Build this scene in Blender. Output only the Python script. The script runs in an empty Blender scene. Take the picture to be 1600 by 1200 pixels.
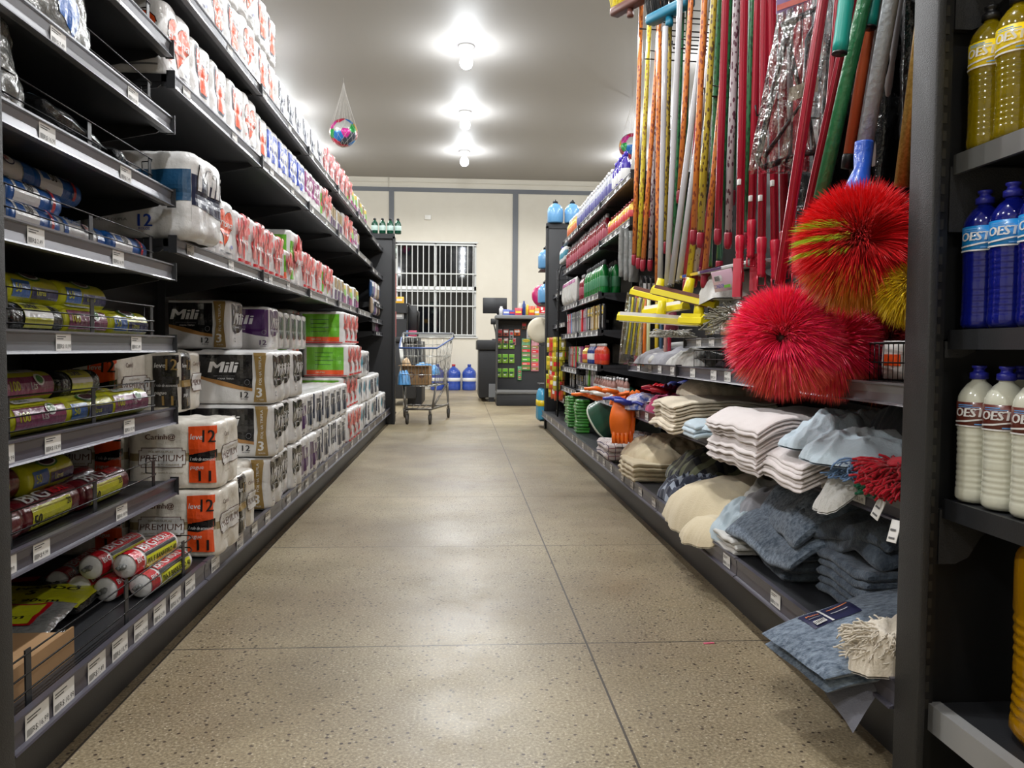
import bpy, bmesh, math, random
from mathutils import Vector, Matrix, noise
C = bpy.data.collections.new('scene'); 
SC = bpy.context.scene
SC.collection.children.link(C)
R = random.Random(7)
# ---------------------------------------------------------------- camera
FOC = 1240.0; EYE = Vector((0, 0, 0.8))
yaw = math.atan(80/1240); pitch = math.atan(55/1240); roll = .008
fw = Vector((math.sin(yaw)*math.cos(pitch), math.cos(yaw)*math.cos(pitch), -math.sin(pitch)))
rt = fw.cross(Vector((0, 0, 1))).normalized(); up = rt.cross(fw)
rt, up = rt*math.cos(roll)+up*math.sin(roll), up*math.cos(roll)-rt*math.sin(roll)
cam = bpy.data.cameras.new('camera'); co = bpy.data.objects.new('camera', cam); C.objects.link(co)
cam.sensor_width = 36; cam.lens = FOC/1600*36; cam.clip_start = .02; cam.clip_end = 60
co.matrix_world = Matrix(((rt.x, up.x, -fw.x, 0), (rt.y, up.y, -fw.y, 0), (rt.z, up.z, -fw.z, .8), (0, 0, 0, 1)))
SC.camera = co
def at(px, py, Y):
    d = rt*((px-800)/FOC)-up*((py-600)/FOC)+fw
    return EYE+d*(Y/d.y)
def atx(px, py, X):
    d = rt*((px-800)/FOC)-up*((py-600)/FOC)+fw
    return EYE+d*(X/d.x)
# ---------------------------------------------------------------- world, exposure
w = bpy.data.worlds.new('world'); SC.world = w; w.use_nodes = True
w.node_tree.nodes['Background'].inputs[0].default_value = (.010, .013, .02, 1)
w.node_tree.nodes['Background'].inputs[1].default_value = 1
SC.view_settings.view_transform = 'Standard'; SC.view_settings.look = 'None'
SC.view_settings.gamma = 1; SC.view_settings.use_curve_mapping = False
SC.view_settings.exposure = -0.74
CEIL = 4.07
LAMP_W = 90.0
# ---------------------------------------------------------------- helpers: objects
def lin(c): 
    c = c/255.; return c/12.92 if c <= .04045 else ((c+.055)/1.055)**2.4
def rgb(c): return (lin(c[0]), lin(c[1]), lin(c[2]), 1)
MATS = {}
def M(name, col=(128, 128, 128), rough=.5, metal=0, coat=0, bump=0, bscale=30, var=0, vscale=8, col2=None, trans=0, emit=0, aniso=None, spec=.5, ior=None, sheen=0, stretch=None):
    if name in MATS: return MATS[name]
    m = bpy.data.materials.new(name); m.use_nodes = True; nt = m.node_tree; b = nt.nodes['Principled BSDF']
    b.inputs['Base Color'].default_value = rgb(col); b.inputs['Roughness'].default_value = rough
    b.inputs['Metallic'].default_value = metal; b.inputs['Specular IOR Level'].default_value = spec
    if coat: b.inputs['Coat Weight'].default_value = coat; b.inputs['Coat Roughness'].default_value = .12
    if trans: b.inputs['Transmission Weight'].default_value = trans
    if ior: b.inputs['IOR'].default_value = ior
    if sheen: b.inputs['Sheen Weight'].default_value = sheen
    if emit: b.inputs['Emission Color'].default_value = rgb(col); b.inputs['Emission Strength'].default_value = emit
    tc = nt.nodes.new('ShaderNodeTexCoord'); src = tc.outputs['Object']
    if stretch:
        mp = nt.nodes.new('ShaderNodeMapping'); mp.inputs['Scale'].default_value = stretch
        nt.links.new(src, mp.inputs[0]); src = mp.outputs[0]
    if col2:
        n = nt.nodes.new('ShaderNodeTexNoise'); n.inputs['Scale'].default_value = vscale; n.inputs['Detail'].default_value = 6
        n.inputs['Roughness'].default_value = .65
        r = nt.nodes.new('ShaderNodeValToRGB'); r.color_ramp.elements[0].position = .5-.5*var; r.color_ramp.elements[1].position = .5+.5*var
        r.color_ramp.elements[0].color = rgb(col); r.color_ramp.elements[1].color = rgb(col2)
        nt.links.new(src, n.inputs[0]); nt.links.new(n.outputs[0], r.inputs[0]); nt.links.new(r.outputs[0], b.inputs['Base Color'])
    if bump:
        n = nt.nodes.new('ShaderNodeTexNoise'); n.inputs['Scale'].default_value = bscale; n.inputs['Detail'].default_value = 4
        bp = nt.nodes.new('ShaderNodeBump'); bp.inputs['Strength'].default_value = bump; bp.inputs['Distance'].default_value = .01
        nt.links.new(src, n.inputs[0]); nt.links.new(n.outputs[0], bp.inputs['Height']); nt.links.new(bp.outputs[0], b.inputs['Normal'])
        if coat: nt.links.new(bp.outputs[0], b.inputs['Coat Normal'])
    MATS[name] = m; return m
def film(name, tint=(255, 255, 255), gloss=.22, bump=.6, bscale=35, base=.06):
    if name in MATS: return MATS[name]
    m = bpy.data.materials.new(name); m.use_nodes = True; nt = m.node_tree
    for n in list(nt.nodes): nt.nodes.remove(n)
    o = nt.nodes.new('ShaderNodeOutputMaterial'); mx = nt.nodes.new('ShaderNodeMixShader')
    t = nt.nodes.new('ShaderNodeBsdfTransparent'); t.inputs[0].default_value = rgb(tint)
    g = nt.nodes.new('ShaderNodeBsdfGlossy'); g.inputs['Roughness'].default_value = .12
    tc = nt.nodes.new('ShaderNodeTexCoord'); n = nt.nodes.new('ShaderNodeTexNoise'); n.inputs['Scale'].default_value = bscale; n.inputs['Detail'].default_value = 3
    bp = nt.nodes.new('ShaderNodeBump'); bp.inputs['Strength'].default_value = bump; bp.inputs['Distance'].default_value = .02
    nt.links.new(tc.outputs['Object'], n.inputs[0]); nt.links.new(n.outputs[0], bp.inputs['Height']); nt.links.new(bp.outputs[0], g.inputs['Normal'])
    lw = nt.nodes.new('ShaderNodeLayerWeight'); lw.inputs[0].default_value = gloss; nt.links.new(bp.outputs[0], lw.inputs['Normal'])
    ma = nt.nodes.new('ShaderNodeMath'); ma.operation = 'MULTIPLY_ADD'; ma.use_clamp = True; ma.inputs[1].default_value = .9; ma.inputs[2].default_value = base; nt.links.new(lw.outputs['Facing'], ma.inputs[0]); nt.links.new(ma.outputs[0], mx.inputs[0])
    nt.links.new(t.outputs[0], mx.inputs[1]); nt.links.new(g.outputs[0], mx.inputs[2]); nt.links.new(mx.outputs[0], o.inputs[0])
    MATS[name] = m; return m
def W(name, col, **k):      # printed glossy plastic wrap
    a = dict(rough=.38, coat=.55, bump=.38, bscale=26); a.update(k); return M('wrap_'+name, col, **a)

class MB:
    def __init__(s): s.v = []; s.f = []; s.m = []; s.s = []; s.mats = []
    def mi(s, mat):
        if mat not in s.mats: s.mats.append(mat)
        return s.mats.index(mat)
    def add(s, vs, fs, mat, smooth=False):
        o = len(s.v); s.v += [tuple(v) for v in vs]; i = s.mi(mat)
        for f in fs: s.f.append(tuple(o+k for k in f)); s.m.append(i); s.s.append(smooth)
    def box(s, x0, y0, z0, x1, y1, z1, mat):
        x0, x1 = sorted((x0, x1)); y0, y1 = sorted((y0, y1)); z0, z1 = sorted((z0, z1))
        v = [(x, y, z) for z in (z0, z1) for y in (y0, y1) for x in (x0, x1)]
        s.add(v, [(0, 2, 3, 1), (4, 5, 7, 6), (0, 1, 5, 4), (2, 6, 7, 3), (0, 4, 6, 2), (1, 3, 7, 5)], mat)
    def rbox(s, x0, y0, z0, x1, y1, z1, mat, b=.004, seg=2, M4=None):
        bm = bmesh.new(); bmesh.ops.create_cube(bm, size=1)
        for v in bm.verts: v.co = Vector(((x0+x1)/2+v.co.x*abs(x1-x0), (y0+y1)/2+v.co.y*abs(y1-y0), (z0+z1)/2+v.co.z*abs(z1-z0)))
        b = min(b, .45*min(abs(x1-x0), abs(y1-y0), abs(z1-z0)))
        bmesh.ops.bevel(bm, geom=bm.edges[:], offset=b, segments=seg, affect='EDGES', profile=.5)
        bm.verts.index_update()
        s.add([(M4 @ v.co if M4 else v.co) for v in bm.verts], [[v.index for v in f.verts] for f in bm.faces], mat, True); bm.free()
    def grid(s, fn, nu, nv, mat, smooth=True, cu=False, flip=False):
        vs = [fn(i/(nu if cu else nu), j/nv) for j in range(nv+1) for i in range(nu if cu else nu+1)]
        st = nu if cu else nu+1; fs = []
        for j in range(nv):
            for i in range(nu):
                a = j*st+i; b = j*st+(i+1) % st if cu else j*st+i+1; q = (a, b, b+st, a+st)
                fs.append(q[::-1] if flip else q)
        s.add(vs, fs, mat, smooth)
    def tube(s, pts, r, mat, n=6, caps=True, rads=None):
        pts = [Vector(p) for p in pts]; vs = []; L = len(pts); nrm = None
        for i, p in enumerate(pts):
            t = (pts[min(i+1, L-1)]-pts[max(i-1, 0)]).normalized()
            if nrm is None: nrm = t.cross(Vector((0, 0, 1)) if abs(t.z) < .9 else Vector((1, 0, 0))).normalized()
            nrm = (nrm-t*nrm.dot(t)).normalized(); bn = t.cross(nrm); rr = rads[i] if rads else r
            for k in range(n):
                a = 2*math.pi*k/n; vs.append(p+(nrm*math.cos(a)+bn*math.sin(a))*rr)
        fs = [(i*n+k, i*n+(k+1) % n, (i+1)*n+(k+1) % n, (i+1)*n+k) for i in range(L-1) for k in range(n)]
        if caps: fs += [tuple(range(n))[::-1], tuple((L-1)*n+k for k in range(n))]
        s.add(vs, fs, mat, True)
    def lathe(s, prof, mat, n=20, c=(0, 0, 0), M4=None, sq=None):
        vs = []
        for r, z in prof:
            for k in range(n):
                a = 2*math.pi*(k+.5)/n; x, y = math.cos(a), math.sin(a)
                if sq: e = (abs(x)**sq+abs(y)**sq)**(-1/sq); x *= e; y *= e
                p = Vector((c[0]+r*x, c[1]+r*y, c[2]+z)); vs.append(M4 @ p if M4 else p)
        L = len(prof); fs = [(i*n+k, i*n+(k+1) % n, (i+1)*n+(k+1) % n, (i+1)*n+k) for i in range(L-1) for k in range(n)]
        fs += [tuple(range(n))[::-1], tuple((L-1)*n+k for k in range(n))]
        s.add(vs, fs, mat, True)
    def prism(s, pts, z0, z1, mat, axis='z'):
        f = {'z': lambda a, b, c: (a, b, c), 'x': lambda a, b, c: (c, a, b), 'y': lambda a, b, c: (a, c, b)}[axis]
        n = len(pts); vs = [f(p[0], p[1], z0) for p in pts]+[f(p[0], p[1], z1) for p in pts]
        s.add(vs, [tuple(range(n))[::-1], tuple(range(n, 2*n))]+[(i, (i+1) % n, n+(i+1) % n, n+i) for i in range(n)], mat)
    def mesh(s, name):
        me = bpy.data.meshes.new(name); me.from_pydata(s.v, [], s.f)
        for m in s.mats: me.materials.append(m)
        me.polygons.foreach_set('material_index', s.m); me.polygons.foreach_set('use_smooth', s.s); me.update(); return me
    def build(s, name, parent=None, loc=(0, 0, 0), rz=0, rot=None):
        return put(s.mesh(name), name, parent, loc, rz, rot)
def put(me, name, parent=None, loc=(0, 0, 0), rz=0, rot=None):
    o = bpy.data.objects.new(name, me); C.objects.link(o); o.location = loc; o.rotation_euler = rot if rot else (0, 0, rz)
    if parent: o.parent = parent
    return o
def tag(o, label, cat, group=None, kind=None):
    if label: o['label'] = label
    if cat: o['category'] = cat
    if group: o['group'] = group
    if kind: o['kind'] = kind
    return o
def thing(name, label, cat, loc=(0, 0, 0), rz=0, group=None, rot=None):
    o = bpy.data.objects.new(name, None); C.objects.link(o); o.location = loc; o.rotation_euler = rot if rot else (0, 0, rz)
    o.empty_display_size = .05
    return tag(o, label, cat, group)
def dup(root, loc, rz=0, label=None, group=None, rot=None):
    r = root.copy(); C.objects.link(r); r.location = loc; r.rotation_euler = rot if rot else (0, 0, rz)
    if label: r['label'] = label
    if group: r['group'] = group
    for ch in list(root.children):
        c = ch.copy(); C.objects.link(c); c.parent = r
        for g in ch.children:
            d = g.copy(); C.objects.link(d); d.parent = c
    return r
ONES = ['', 'first', 'second', 'third', 'fourth', 'fifth', 'sixth', 'seventh', 'eighth', 'ninth', 'tenth', 'eleventh', 'twelfth', 'thirteenth', 'fourteenth', 'fifteenth', 'sixteenth', 'seventeenth', 'eighteenth', 'nineteenth']
TENS = {20: ('twentieth', 'twenty'), 30: ('thirtieth', 'thirty'), 40: ('fortieth', 'forty'), 50: ('fiftieth', 'fifty')}
def nth(n):
    if n < 20: return ONES[n]
    a, b = divmod(n, 10); t = TENS[a*10]
    return t[0] if b == 0 else t[1]+'-'+ONES[b]
def struct(name, mb, parent=None):
    o = mb.build(name, parent); o['kind'] = 'structure'; return o
# ---------------------------------------------------------------- helpers: printing
TXT = {}
def text_tris(s, bold=0.0):
    k = (s, bold)
    if k in TXT: return TXT[k]
    cu = bpy.data.curves.new('lettering', 'FONT'); cu.body = s; cu.size = 1; cu.offset = bold; cu.resolution_u = 2; cu.fill_mode = 'FRONT'
    o = bpy.data.objects.new('lettering', cu); SC.collection.objects.link(o)
    dg = bpy.context.evaluated_depsgraph_get(); ev = o.evaluated_get(dg); me = ev.to_mesh()
    tris = []
    for p in me.polygons: tris.append([(me.vertices[i].co.x, me.vertices[i].co.y) for i in p.vertices])
    ev.to_mesh_clear(); bpy.data.objects.remove(o); bpy.data.curves.remove(cu)
    xs = [q[0] for t in tris for q in t] or [0, 1]
    TXT[k] = (tris, min(xs), max(xs)); return TXT[k]
def clip(poly, ax, lo, hi):
    for sgn, lim in ((1, lo), (-1, -hi)):
        out = []
        for i in range(len(poly)):
            a, b = poly[i], poly[(i+1) % len(poly)]; da, db = a[ax]*sgn-lim, b[ax]*sgn-lim
            if da >= 0: out.append(a)
            if (da > 0) != (db > 0) and da != db and (da >= 0) != (db >= 0):
                t = da/(da-db); out.append((a[0]+(b[0]-a[0])*t, a[1]+(b[1]-a[1])*t))
        poly = out
        if len(poly) < 3: return []
    return poly
def cells(poly, sx, sy):
    x0 = min(p[0] for p in poly); x1 = max(p[0] for p in poly); y0 = min(p[1] for p in poly); y1 = max(p[1] for p in poly)
    out = []
    for i in range(math.floor(x0/sx), math.floor(x1/sx-1e-9)+1):
        q = clip(poly, 0, i*sx, (i+1)*sx) if sx < 9 else poly
        if len(q) < 3: continue
        for j in range(math.floor(y0/sy), math.floor(y1/sy-1e-9)+1):
            r = clip(q, 1, j*sy, (j+1)*sy) if sy < 9 else q
            if len(r) >= 3: out.append(r)
    return out
def tex(s, x, y, h, mat, fit=None, bold=.02, shear=0, rot=False, cen=False):   # h = capital height
    return ('t', s, x, y, h, mat, fit, bold, shear, rot, cen)
def rect(x0, y0, x1, y1, mat): return ('p', [(x0, y0), (x1, y0), (x1, y1), (x0, y1)], mat)
def poly(pts, mat): return ('p', pts, mat)
def ell(cx, cy, rx, ry, mat, n=18): return ('p', [(cx+rx*math.cos(2*math.pi*i/n), cy+ry*math.sin(2*math.pi*i/n)) for i in range(n)], mat)
def heart(cx, cy, r, mat, k=1.25, rot=0):
    p = []
    for i in range(28):
        a = 2*math.pi*i/28; x = math.sin(a)**3; y = (13*math.cos(a)-5*math.cos(2*a)-2*math.cos(3*a)-math.cos(4*a))/16
        x *= r; y *= r*k
        p.append((cx+x*math.cos(rot)-y*math.sin(rot), cy+x*math.sin(rot)+y*math.cos(rot)))
    return ('p', p[::-1], mat)
def decals(mb, fn, items, sx=.02, sy=.03, off0=.0008, step=.0005, tcut=False):
    """fn(s,t,off) -> point; printed shapes laid on a curved surface"""
    for k, it in enumerate(items):
        off = off0+k*step
        if it[0] == 'p':
            for c in cells(it[1], sx, sy): mb.add([fn(q[0], q[1], off) for q in c], [tuple(range(len(c)))], it[2], True)
        else:
            _, s, x, y, h, mat, fit, bold, shear, rot, cen = it
            tris, a, b = text_tris(s); kx = ky = h/.7
            if fit: kx = fit/(b-a)
            vs = []; fs = []
            for t, dx in [(t, dx) for dx in ((-bold*.8, 0, bold*.8) if bold > .011 else (0,)) for t in tris]:
                q = [((px-a)*kx+dx*ky+shear*py*ky, py*ky) for px, py in t]
                if cen: q = [(px-(b-a)*kx/2, py) for px, py in q]
                if rot: q = [(-py, px) for px, py in q]
                q = [(x+px, y+py) for px, py in q]
                for c in (cells(q, 99 if sx > .015 else sx, sy if tcut else 99) if (tcut or sx <= .015) else [q]):
                    fs.append(tuple(range(len(vs), len(vs)+len(c)))); vs += [fn(px, py, off) for px, py in c]
            mb.add(vs, fs, mat, True)
def flatX(x, y0, z0, sgn=1):     # writing on a plane x = const read from +X (sgn 1) or -X (sgn -1)
    return lambda s, t, o: (x+sgn*o, y0+sgn*s, z0+t)
def flatY(x0, y, z0): return lambda s, t, o: (x0+s, y-o, z0+t)   # read from -Y
# ---------------------------------------------------------------- basic materials
steel = M('shelf_black', (38, 39, 42), rough=.42, bump=.05, bscale=300)
panel = M('panel_charcoal', (44, 44, 45), rough=.55, bump=.25, bscale=420)
panelf = M('panel_far_black', (31, 32, 35), rough=.5, bump=.1, bscale=300)
inner = M('back_panel_black', (17, 18, 20), rough=.5)
railm = M('price_rail_grey', (130, 131, 136), rough=.26, metal=.35)
rail_shade = M('price_rail_shaded', (84, 82, 92), rough=.3, metal=.2)  # same grey rail with the shade of low shelves put into the colour
wirem = M('wire_black', (22, 22, 24), rough=.35, metal=.3)
chrome = M('zinc_wire', (170, 170, 165), rough=.28, metal=.9)
white = M('paper_white', (232, 231, 228), rough=.6)
black = M('print_black', (20, 20, 20), rough=.5)
barc = M('print_grey', (90, 90, 90), rough=.6)
# ================================================================ lamps
lampw = M('lamp_plate_white', (235, 235, 232), rough=.35)
bulbm = M('bulb_glow', (238, 243, 255), emit=40)
def make_lamp():
    t = thing('ceiling_lamp', '', 'lamp')
    a = MB(); a.lathe([(.0, 0), (.085, 0), (.085, -.012), (.05, -.022), (.036, -.03), (.036, -.06), (.0, -.06)][::-1], lampw, 28); a.build('lamp_base', t)
    b = MB(); b.lathe([(.0, -.245), (.03, -.243), (.055, -.228), (.068, -.2), (.07, -.17), (.06, -.13), (.04, -.1), (.026, -.075), (.026, -.06), (0, -.06)], bulbm, 28); b.build('bulb', t)
    return t
lamp0 = make_lamp(); first = True
lampname = {0: 'over the aisle', -1: 'beyond the left shelving', 1: 'beyond the right shelving'}
ys = [-.9, 1.5, 3.9, 6.25, 8.75, 11.15, 13.35]
for ix, X in ((0, .04), (-1, -2.5), (1, 2.85)):
    for k, Y in enumerate(ys):
        if ix == 0: who = ['hidden overhead', 'hidden overhead', 'hidden overhead', 'hidden overhead', 'nearest and largest', 'middle', 'farthest and smallest'][k]
        lab = ('%s glowing ceiling bulb in the visible row over the aisle' % who) if (ix == 0 and k > 3) else 'glowing bulb on the ceiling %s, %s of its row' % (lampname[ix], nth(k+1))
        if first: o = lamp0; first = False; o.location = (X, Y, CEIL); o['label'] = lab
        else: o = dup(lamp0, (X, Y, CEIL), label=lab)
        o['group'] = 'bulbs along the ceiling'
        l = bpy.data.lights.new('bulb_light', 'SPOT'); l.spot_size = math.radians(168); l.spot_blend = .35; l.energy = LAMP_W; l.shadow_soft_size = .06; l.color = (1, .97, .93) if ix else (.98, .985, .98)
        lo = bpy.data.objects.new('bulb_light', l); C.objects.link(lo); lo.parent = o; lo.location = (0, 0, -.32)
        l2 = bpy.data.lights.new('bulb_halo', 'POINT'); l2.energy = 30 if ix == 0 else 30; l2.shadow_soft_size = .05; l2.color = (.93, .97, 1); lo2 = bpy.data.objects.new('bulb_halo', l2); C.objects.link(lo2); lo2.parent = o; lo2.location = (0, 0, -.30)
# ================================================================ room
def nodes(m): return m.node_tree.nodes, m.node_tree.links
fm = M('floor_terrazzo', (150, 138, 112), rough=.3)
def build_floor_mat(m):
    N, L = nodes(m); b = N['Principled BSDF']; tc = N.new('ShaderNodeTexCoord'); src = tc.outputs['Object']
    def ramp(inp, stops):
        r = N.new('ShaderNodeValToRGB'); e = r.color_ramp.elements
        while len(e) < len(stops): e.new(.5)
        for el, (p, c) in zip(e, stops): el.position = p; el.color = c
        L.new(inp, r.inputs[0]); return r.outputs[0]
    def mix(f, a, c2, mode='MIX'):
        x = N.new('ShaderNodeMix'); x.data_type = 'RGBA'; x.blend_type = mode
        if isinstance(f, float): x.inputs[0].default_value = f
        else: L.new(f, x.inputs[0])
        for i, v in ((6, a), (7, c2)):
            if isinstance(v, tuple): x.inputs[i].default_value = v
            else: L.new(v, x.inputs[i])
        return x.outputs[2]
    def noi(sc, det=5, ro=.6):
        n = N.new('ShaderNodeTexNoise'); n.inputs['Scale'].default_value = sc; n.inputs['Detail'].default_value = det; n.inputs['Roughness'].default_value = ro
        L.new(src, n.inputs[0]); return n.outputs[0]
    big = ramp(noi(1.6, 6, .65), [(.3, rgb((118, 106, 82))), (.7, rgb((178, 162, 130)))])
    fine = ramp(noi(150, 4, .7), [(.34, rgb((84, 74, 54))), (.5, rgb((160, 146, 116))), (.68, rgb((226, 214, 182)))])
    c = mix(.5, big, fine)
    v = N.new('ShaderNodeTexVoronoi'); v.inputs['Scale'].default_value = 52; v.inputs['Randomness'].default_value = 1; L.new(src, v.inputs[0])
    sp = ramp(v.outputs['Distance'], [(.16, (1, 1, 1, 1)), (.24, (0, 0, 0, 1))])
    sel = ramp(v.outputs['Color'], [(.34, (0, 0, 0, 1)), (.38, (1, 1, 1, 1))])
    mk = N.new('ShaderNodeMath'); mk.operation = 'MULTIPLY'; L.new(sp, mk.inputs[0]); L.new(sel, mk.inputs[1])
    c = mix(mk.outputs[0], c, rgb((66, 50, 38)))
    v2 = N.new('ShaderNodeTexVoronoi'); v2.inputs['Scale'].default_value = 95; L.new(src, v2.inputs[0])
    sp2 = ramp(v2.outputs['Distance'], [(.14, (1, 1, 1, 1)), (.22, (0, 0, 0, 1))])
    sel2 = ramp(v2.outputs['Color'], [(.5, (0, 0, 0, 1)), (.54, (1, 1, 1, 1))])
    mk2 = N.new('ShaderNodeMath'); mk2.operation = 'MULTIPLY'; L.new(sp2, mk2.inputs[0]); L.new(sel2, mk2.inputs[1])
    mk3 = N.new('ShaderNodeMath'); mk3.operation = 'MULTIPLY'; L.new(mk2.outputs[0], mk3.inputs[0]); mk3.inputs[1].default_value = .6
    c = mix(mk3.outputs[0], c, rgb((232, 222, 198)))
    stain = ramp(noi(.9, 3, .5), [(.38, (.64, .60, .58, 1)), (.6, (1, 1, 1, 1))]); c = mix(1.0, c, stain, 'MULTIPLY')
    sep = N.new('ShaderNodeSeparateXYZ'); L.new(src, sep.inputs[0])
    def seam(out, off, pitch):
        a = N.new('ShaderNodeMath'); a.operation = 'ADD'; a.inputs[1].default_value = -off+pitch*40+pitch/2; L.new(out, a.inputs[0])
        d = N.new('ShaderNodeMath'); d.operation = 'MODULO'; d.inputs[1].default_value = pitch; L.new(a.outputs[0], d.inputs[0])
        e = N.new('ShaderNodeMath'); e.operation = 'SUBTRACT'; e.inputs[1].default_value = pitch/2; L.new(d.outputs[0], e.inputs[0])
        g = N.new('ShaderNodeMath'); g.operation = 'ABSOLUTE'; L.new(e.outputs[0], g.inputs[0])
        h = N.new('ShaderNodeMath'); h.operation = 'LESS_THAN'; h.inputs[1].default_value = .0027; L.new(g.outputs[0], h.inputs[0]); return h.outputs[0]
    mx = N.new('ShaderNodeMath'); mx.operation = 'MAXIMUM'; L.new(seam(sep.outputs[0], .345, 1.1), mx.inputs[0]); L.new(seam(sep.outputs[1], 2.112, 1.075), mx.inputs[1])
    c = mix(mx.outputs[0], c, rgb((62, 54, 46))); L.new(c, b.inputs['Base Color'])
    rr = ramp(noi(2.5, 5, .7), [(.3, (.34, .34, .34, 1)), (.75, (.54, .54, .54, 1))]); L.new(rr, b.inputs['Roughness'])
    bp = N.new('ShaderNodeBump'); bp.inputs['Strength'].default_value = .06; bp.inputs['Distance'].default_value = .002; L.new(noi(120, 2), bp.inputs['Height']); L.new(bp.outputs[0], b.inputs['Normal'])
build_floor_mat(fm)
wallm = M('wall_cream', (194, 188, 175), rough=.7, bump=.08, bscale=60, var=.5, vscale=2, col2=(202, 197, 184))
ceilm = M('ceiling_paint', (158, 155, 152), rough=.6, bump=.04, bscale=20)
beamm = M('beam_grey', (92, 95, 100), rough=.5)
XL, XR, YN, YF = -5.6, 6.2, -3.0, 15.5
f = MB(); f.box(XL-.2, YN-.2, -.12, XR+.2, YF+.2, 0, fm); struct('floor', f)
f = MB(); f.box(XL-.2, YN-.2, CEIL, XR+.2, YF+.2, CEIL+.12, ceilm); struct('ceiling', f)
f = MB(); f.box(XL-.2, YN-.2, 0, XL, YF+.2, CEIL, wallm); struct('wall_left', f)
f = MB(); f.box(XR, YN-.2, 0, XR+.2, YF+.2, CEIL, wallm); struct('wall_right', f)
f = MB(); f.box(XL, YN-.2, 0, XR, YN, CEIL, wallm); struct('wall_near', f)
WX0, WX1, WZ0, WZ1 = -1.27, .29, 1.03, 2.83
f = MB()
for q in ((XL, 0, WX0, CEIL), (WX1, 0, XR, CEIL), (WX0, 0, WX1, WZ0), (WX0, WZ1, WX1, CEIL)): f.box(q[0], YF, q[1], q[2], YF+.2, q[3], wallm)
struct('wall_far', f)
f = MB(); f.box(XL, YF-.02, 3.8, XR, YF, 3.88, beamm); f.box(-1.39, YF-.025, 0, -1.3, YF, 3.8, beamm); f.box(.99, YF-.025, 0, 1.09, YF, 3.8, beamm)
f.box(-4.0, YF-.025, 0, -3.9, YF, 3.8, beamm); f.box(3.5, YF-.025, 0, 3.6, YF, 3.8, beamm); struct('trim_1', f)
f = MB(); f.tube([(XL, YF-.012, 3.99), (-1.5, YF-.012, 3.975), (-1.0, YF-.012, 3.985), (3, YF-.012, 3.97), (XR, YF-.012, 3.97)], .006, wallm); f.tube([(-1.4, YF-.012, 3.88), (-1.4, YF-.012, 4.06)], .008, wallm); struct('trim_2', f)
# window with sliding frames, dark night behind, white bars inside
winm = M('window_frame_white', (190, 192, 190), rough=.4); glassm = M('night_glass', (8, 10, 14), rough=.04, spec=.7)
win = thing('window_1', None, None, (0, 0, 0)); win['kind'] = 'structure'
f = MB(); 
for q in ((WX0, WZ0, WX0+.04, WZ1), (WX1-.04, WZ0, WX1, WZ1), (WX0, WZ0, WX1, WZ0+.04), (WX0, WZ1-.04, WX1, WZ1), (-.52, WZ0, -.48, WZ1), (WX0, 1.925, WX1, 2.0)): f.box(q[0], YF+.03, q[1], q[2], YF+.09, q[3], winm)
f.build('window_frame', win)
f = MB(); f.box(WX0, YF+.06, WZ0, WX1, YF+.066, WZ1, glassm); f.build('glass', win)
f = MB()
n = 14
for i in range(1, n+1):
    x = WX0+(WX1-WX0)*i/(n+.6); f.box(x-.0075, YF-.005, WZ0+.03, x+.009, YF+.012, WZ1-.03, winm)
for z in (1.06, 1.62, 1.9, 2.24, 2.79): f.box(WX0, YF-.008, z-.012, WX1, YF+.016, z+.012, winm)
f.build('security_grille', win)
f = MB(); 
for i in range(n): x = WX0+(WX1-WX0)*(i+.5)/(n+.6); f.box(x-.036, YF+.02, 1.935, x+.036, YF+.03, 1.985, M('window_rail_white', (235, 236, 232), rough=.35))
f.build('window_rail', win)
f = MB(); f.box(WX0-.03, YF-.03, WZ0-.03, WX1+.03, YF+.1, WZ0, winm); f.box(WX0-.015, YF-.012, WZ1, WX1+.03, YF+.1, WZ1+.03, winm); f.build('window_sill', win)
f = MB(); f.rbox(-.71, YF-.03, 3.27, -.59, YF-.001, 3.36, M('switch_plate', (214, 212, 205), rough=.4), .004); tag(f.build('junction_box'), 'small white junction box high on the far wall above window', 'junction box')
# ================================================================ gondola parts
PRICES = ['R$:9,99', 'R$:18,99', 'R$:10,99', 'R$:2,49', 'R$:16,99', 'R$:7,49']
def tag_mesh(k, w=.062, h=.036):
    mb = MB(); mb.box(0, 0, 0, .0008, w, h, white)
    it = [tex(PRICES[k], .018, .005, .0085, black, bold=.01), rect(.004, .028, .04, .030, barc), rect(.004, .0235, .03, .0255, barc)]
    for i in range(9): it.append(rect(.003+i*.0016, .004, .0038+i*.0016, .014, barc))
    decals(mb, flatX(.0008, 0, 0), it, off0=.0002, step=.0000); return mb.mesh('price_tag')
TAGS = [tag_mesh(k) for k in range(6)]
def rail_profile(h, t=.012):   # (out, z): a channel with lips, slightly leaning
    return [(0, 0), (t+.006, 0), (t+.004, .004), (t-.004, .006), (t-.006, h*.5), (t-.003, h-.006), (t+.002, h-.004), (t+.002, h), (0, h)]
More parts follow.
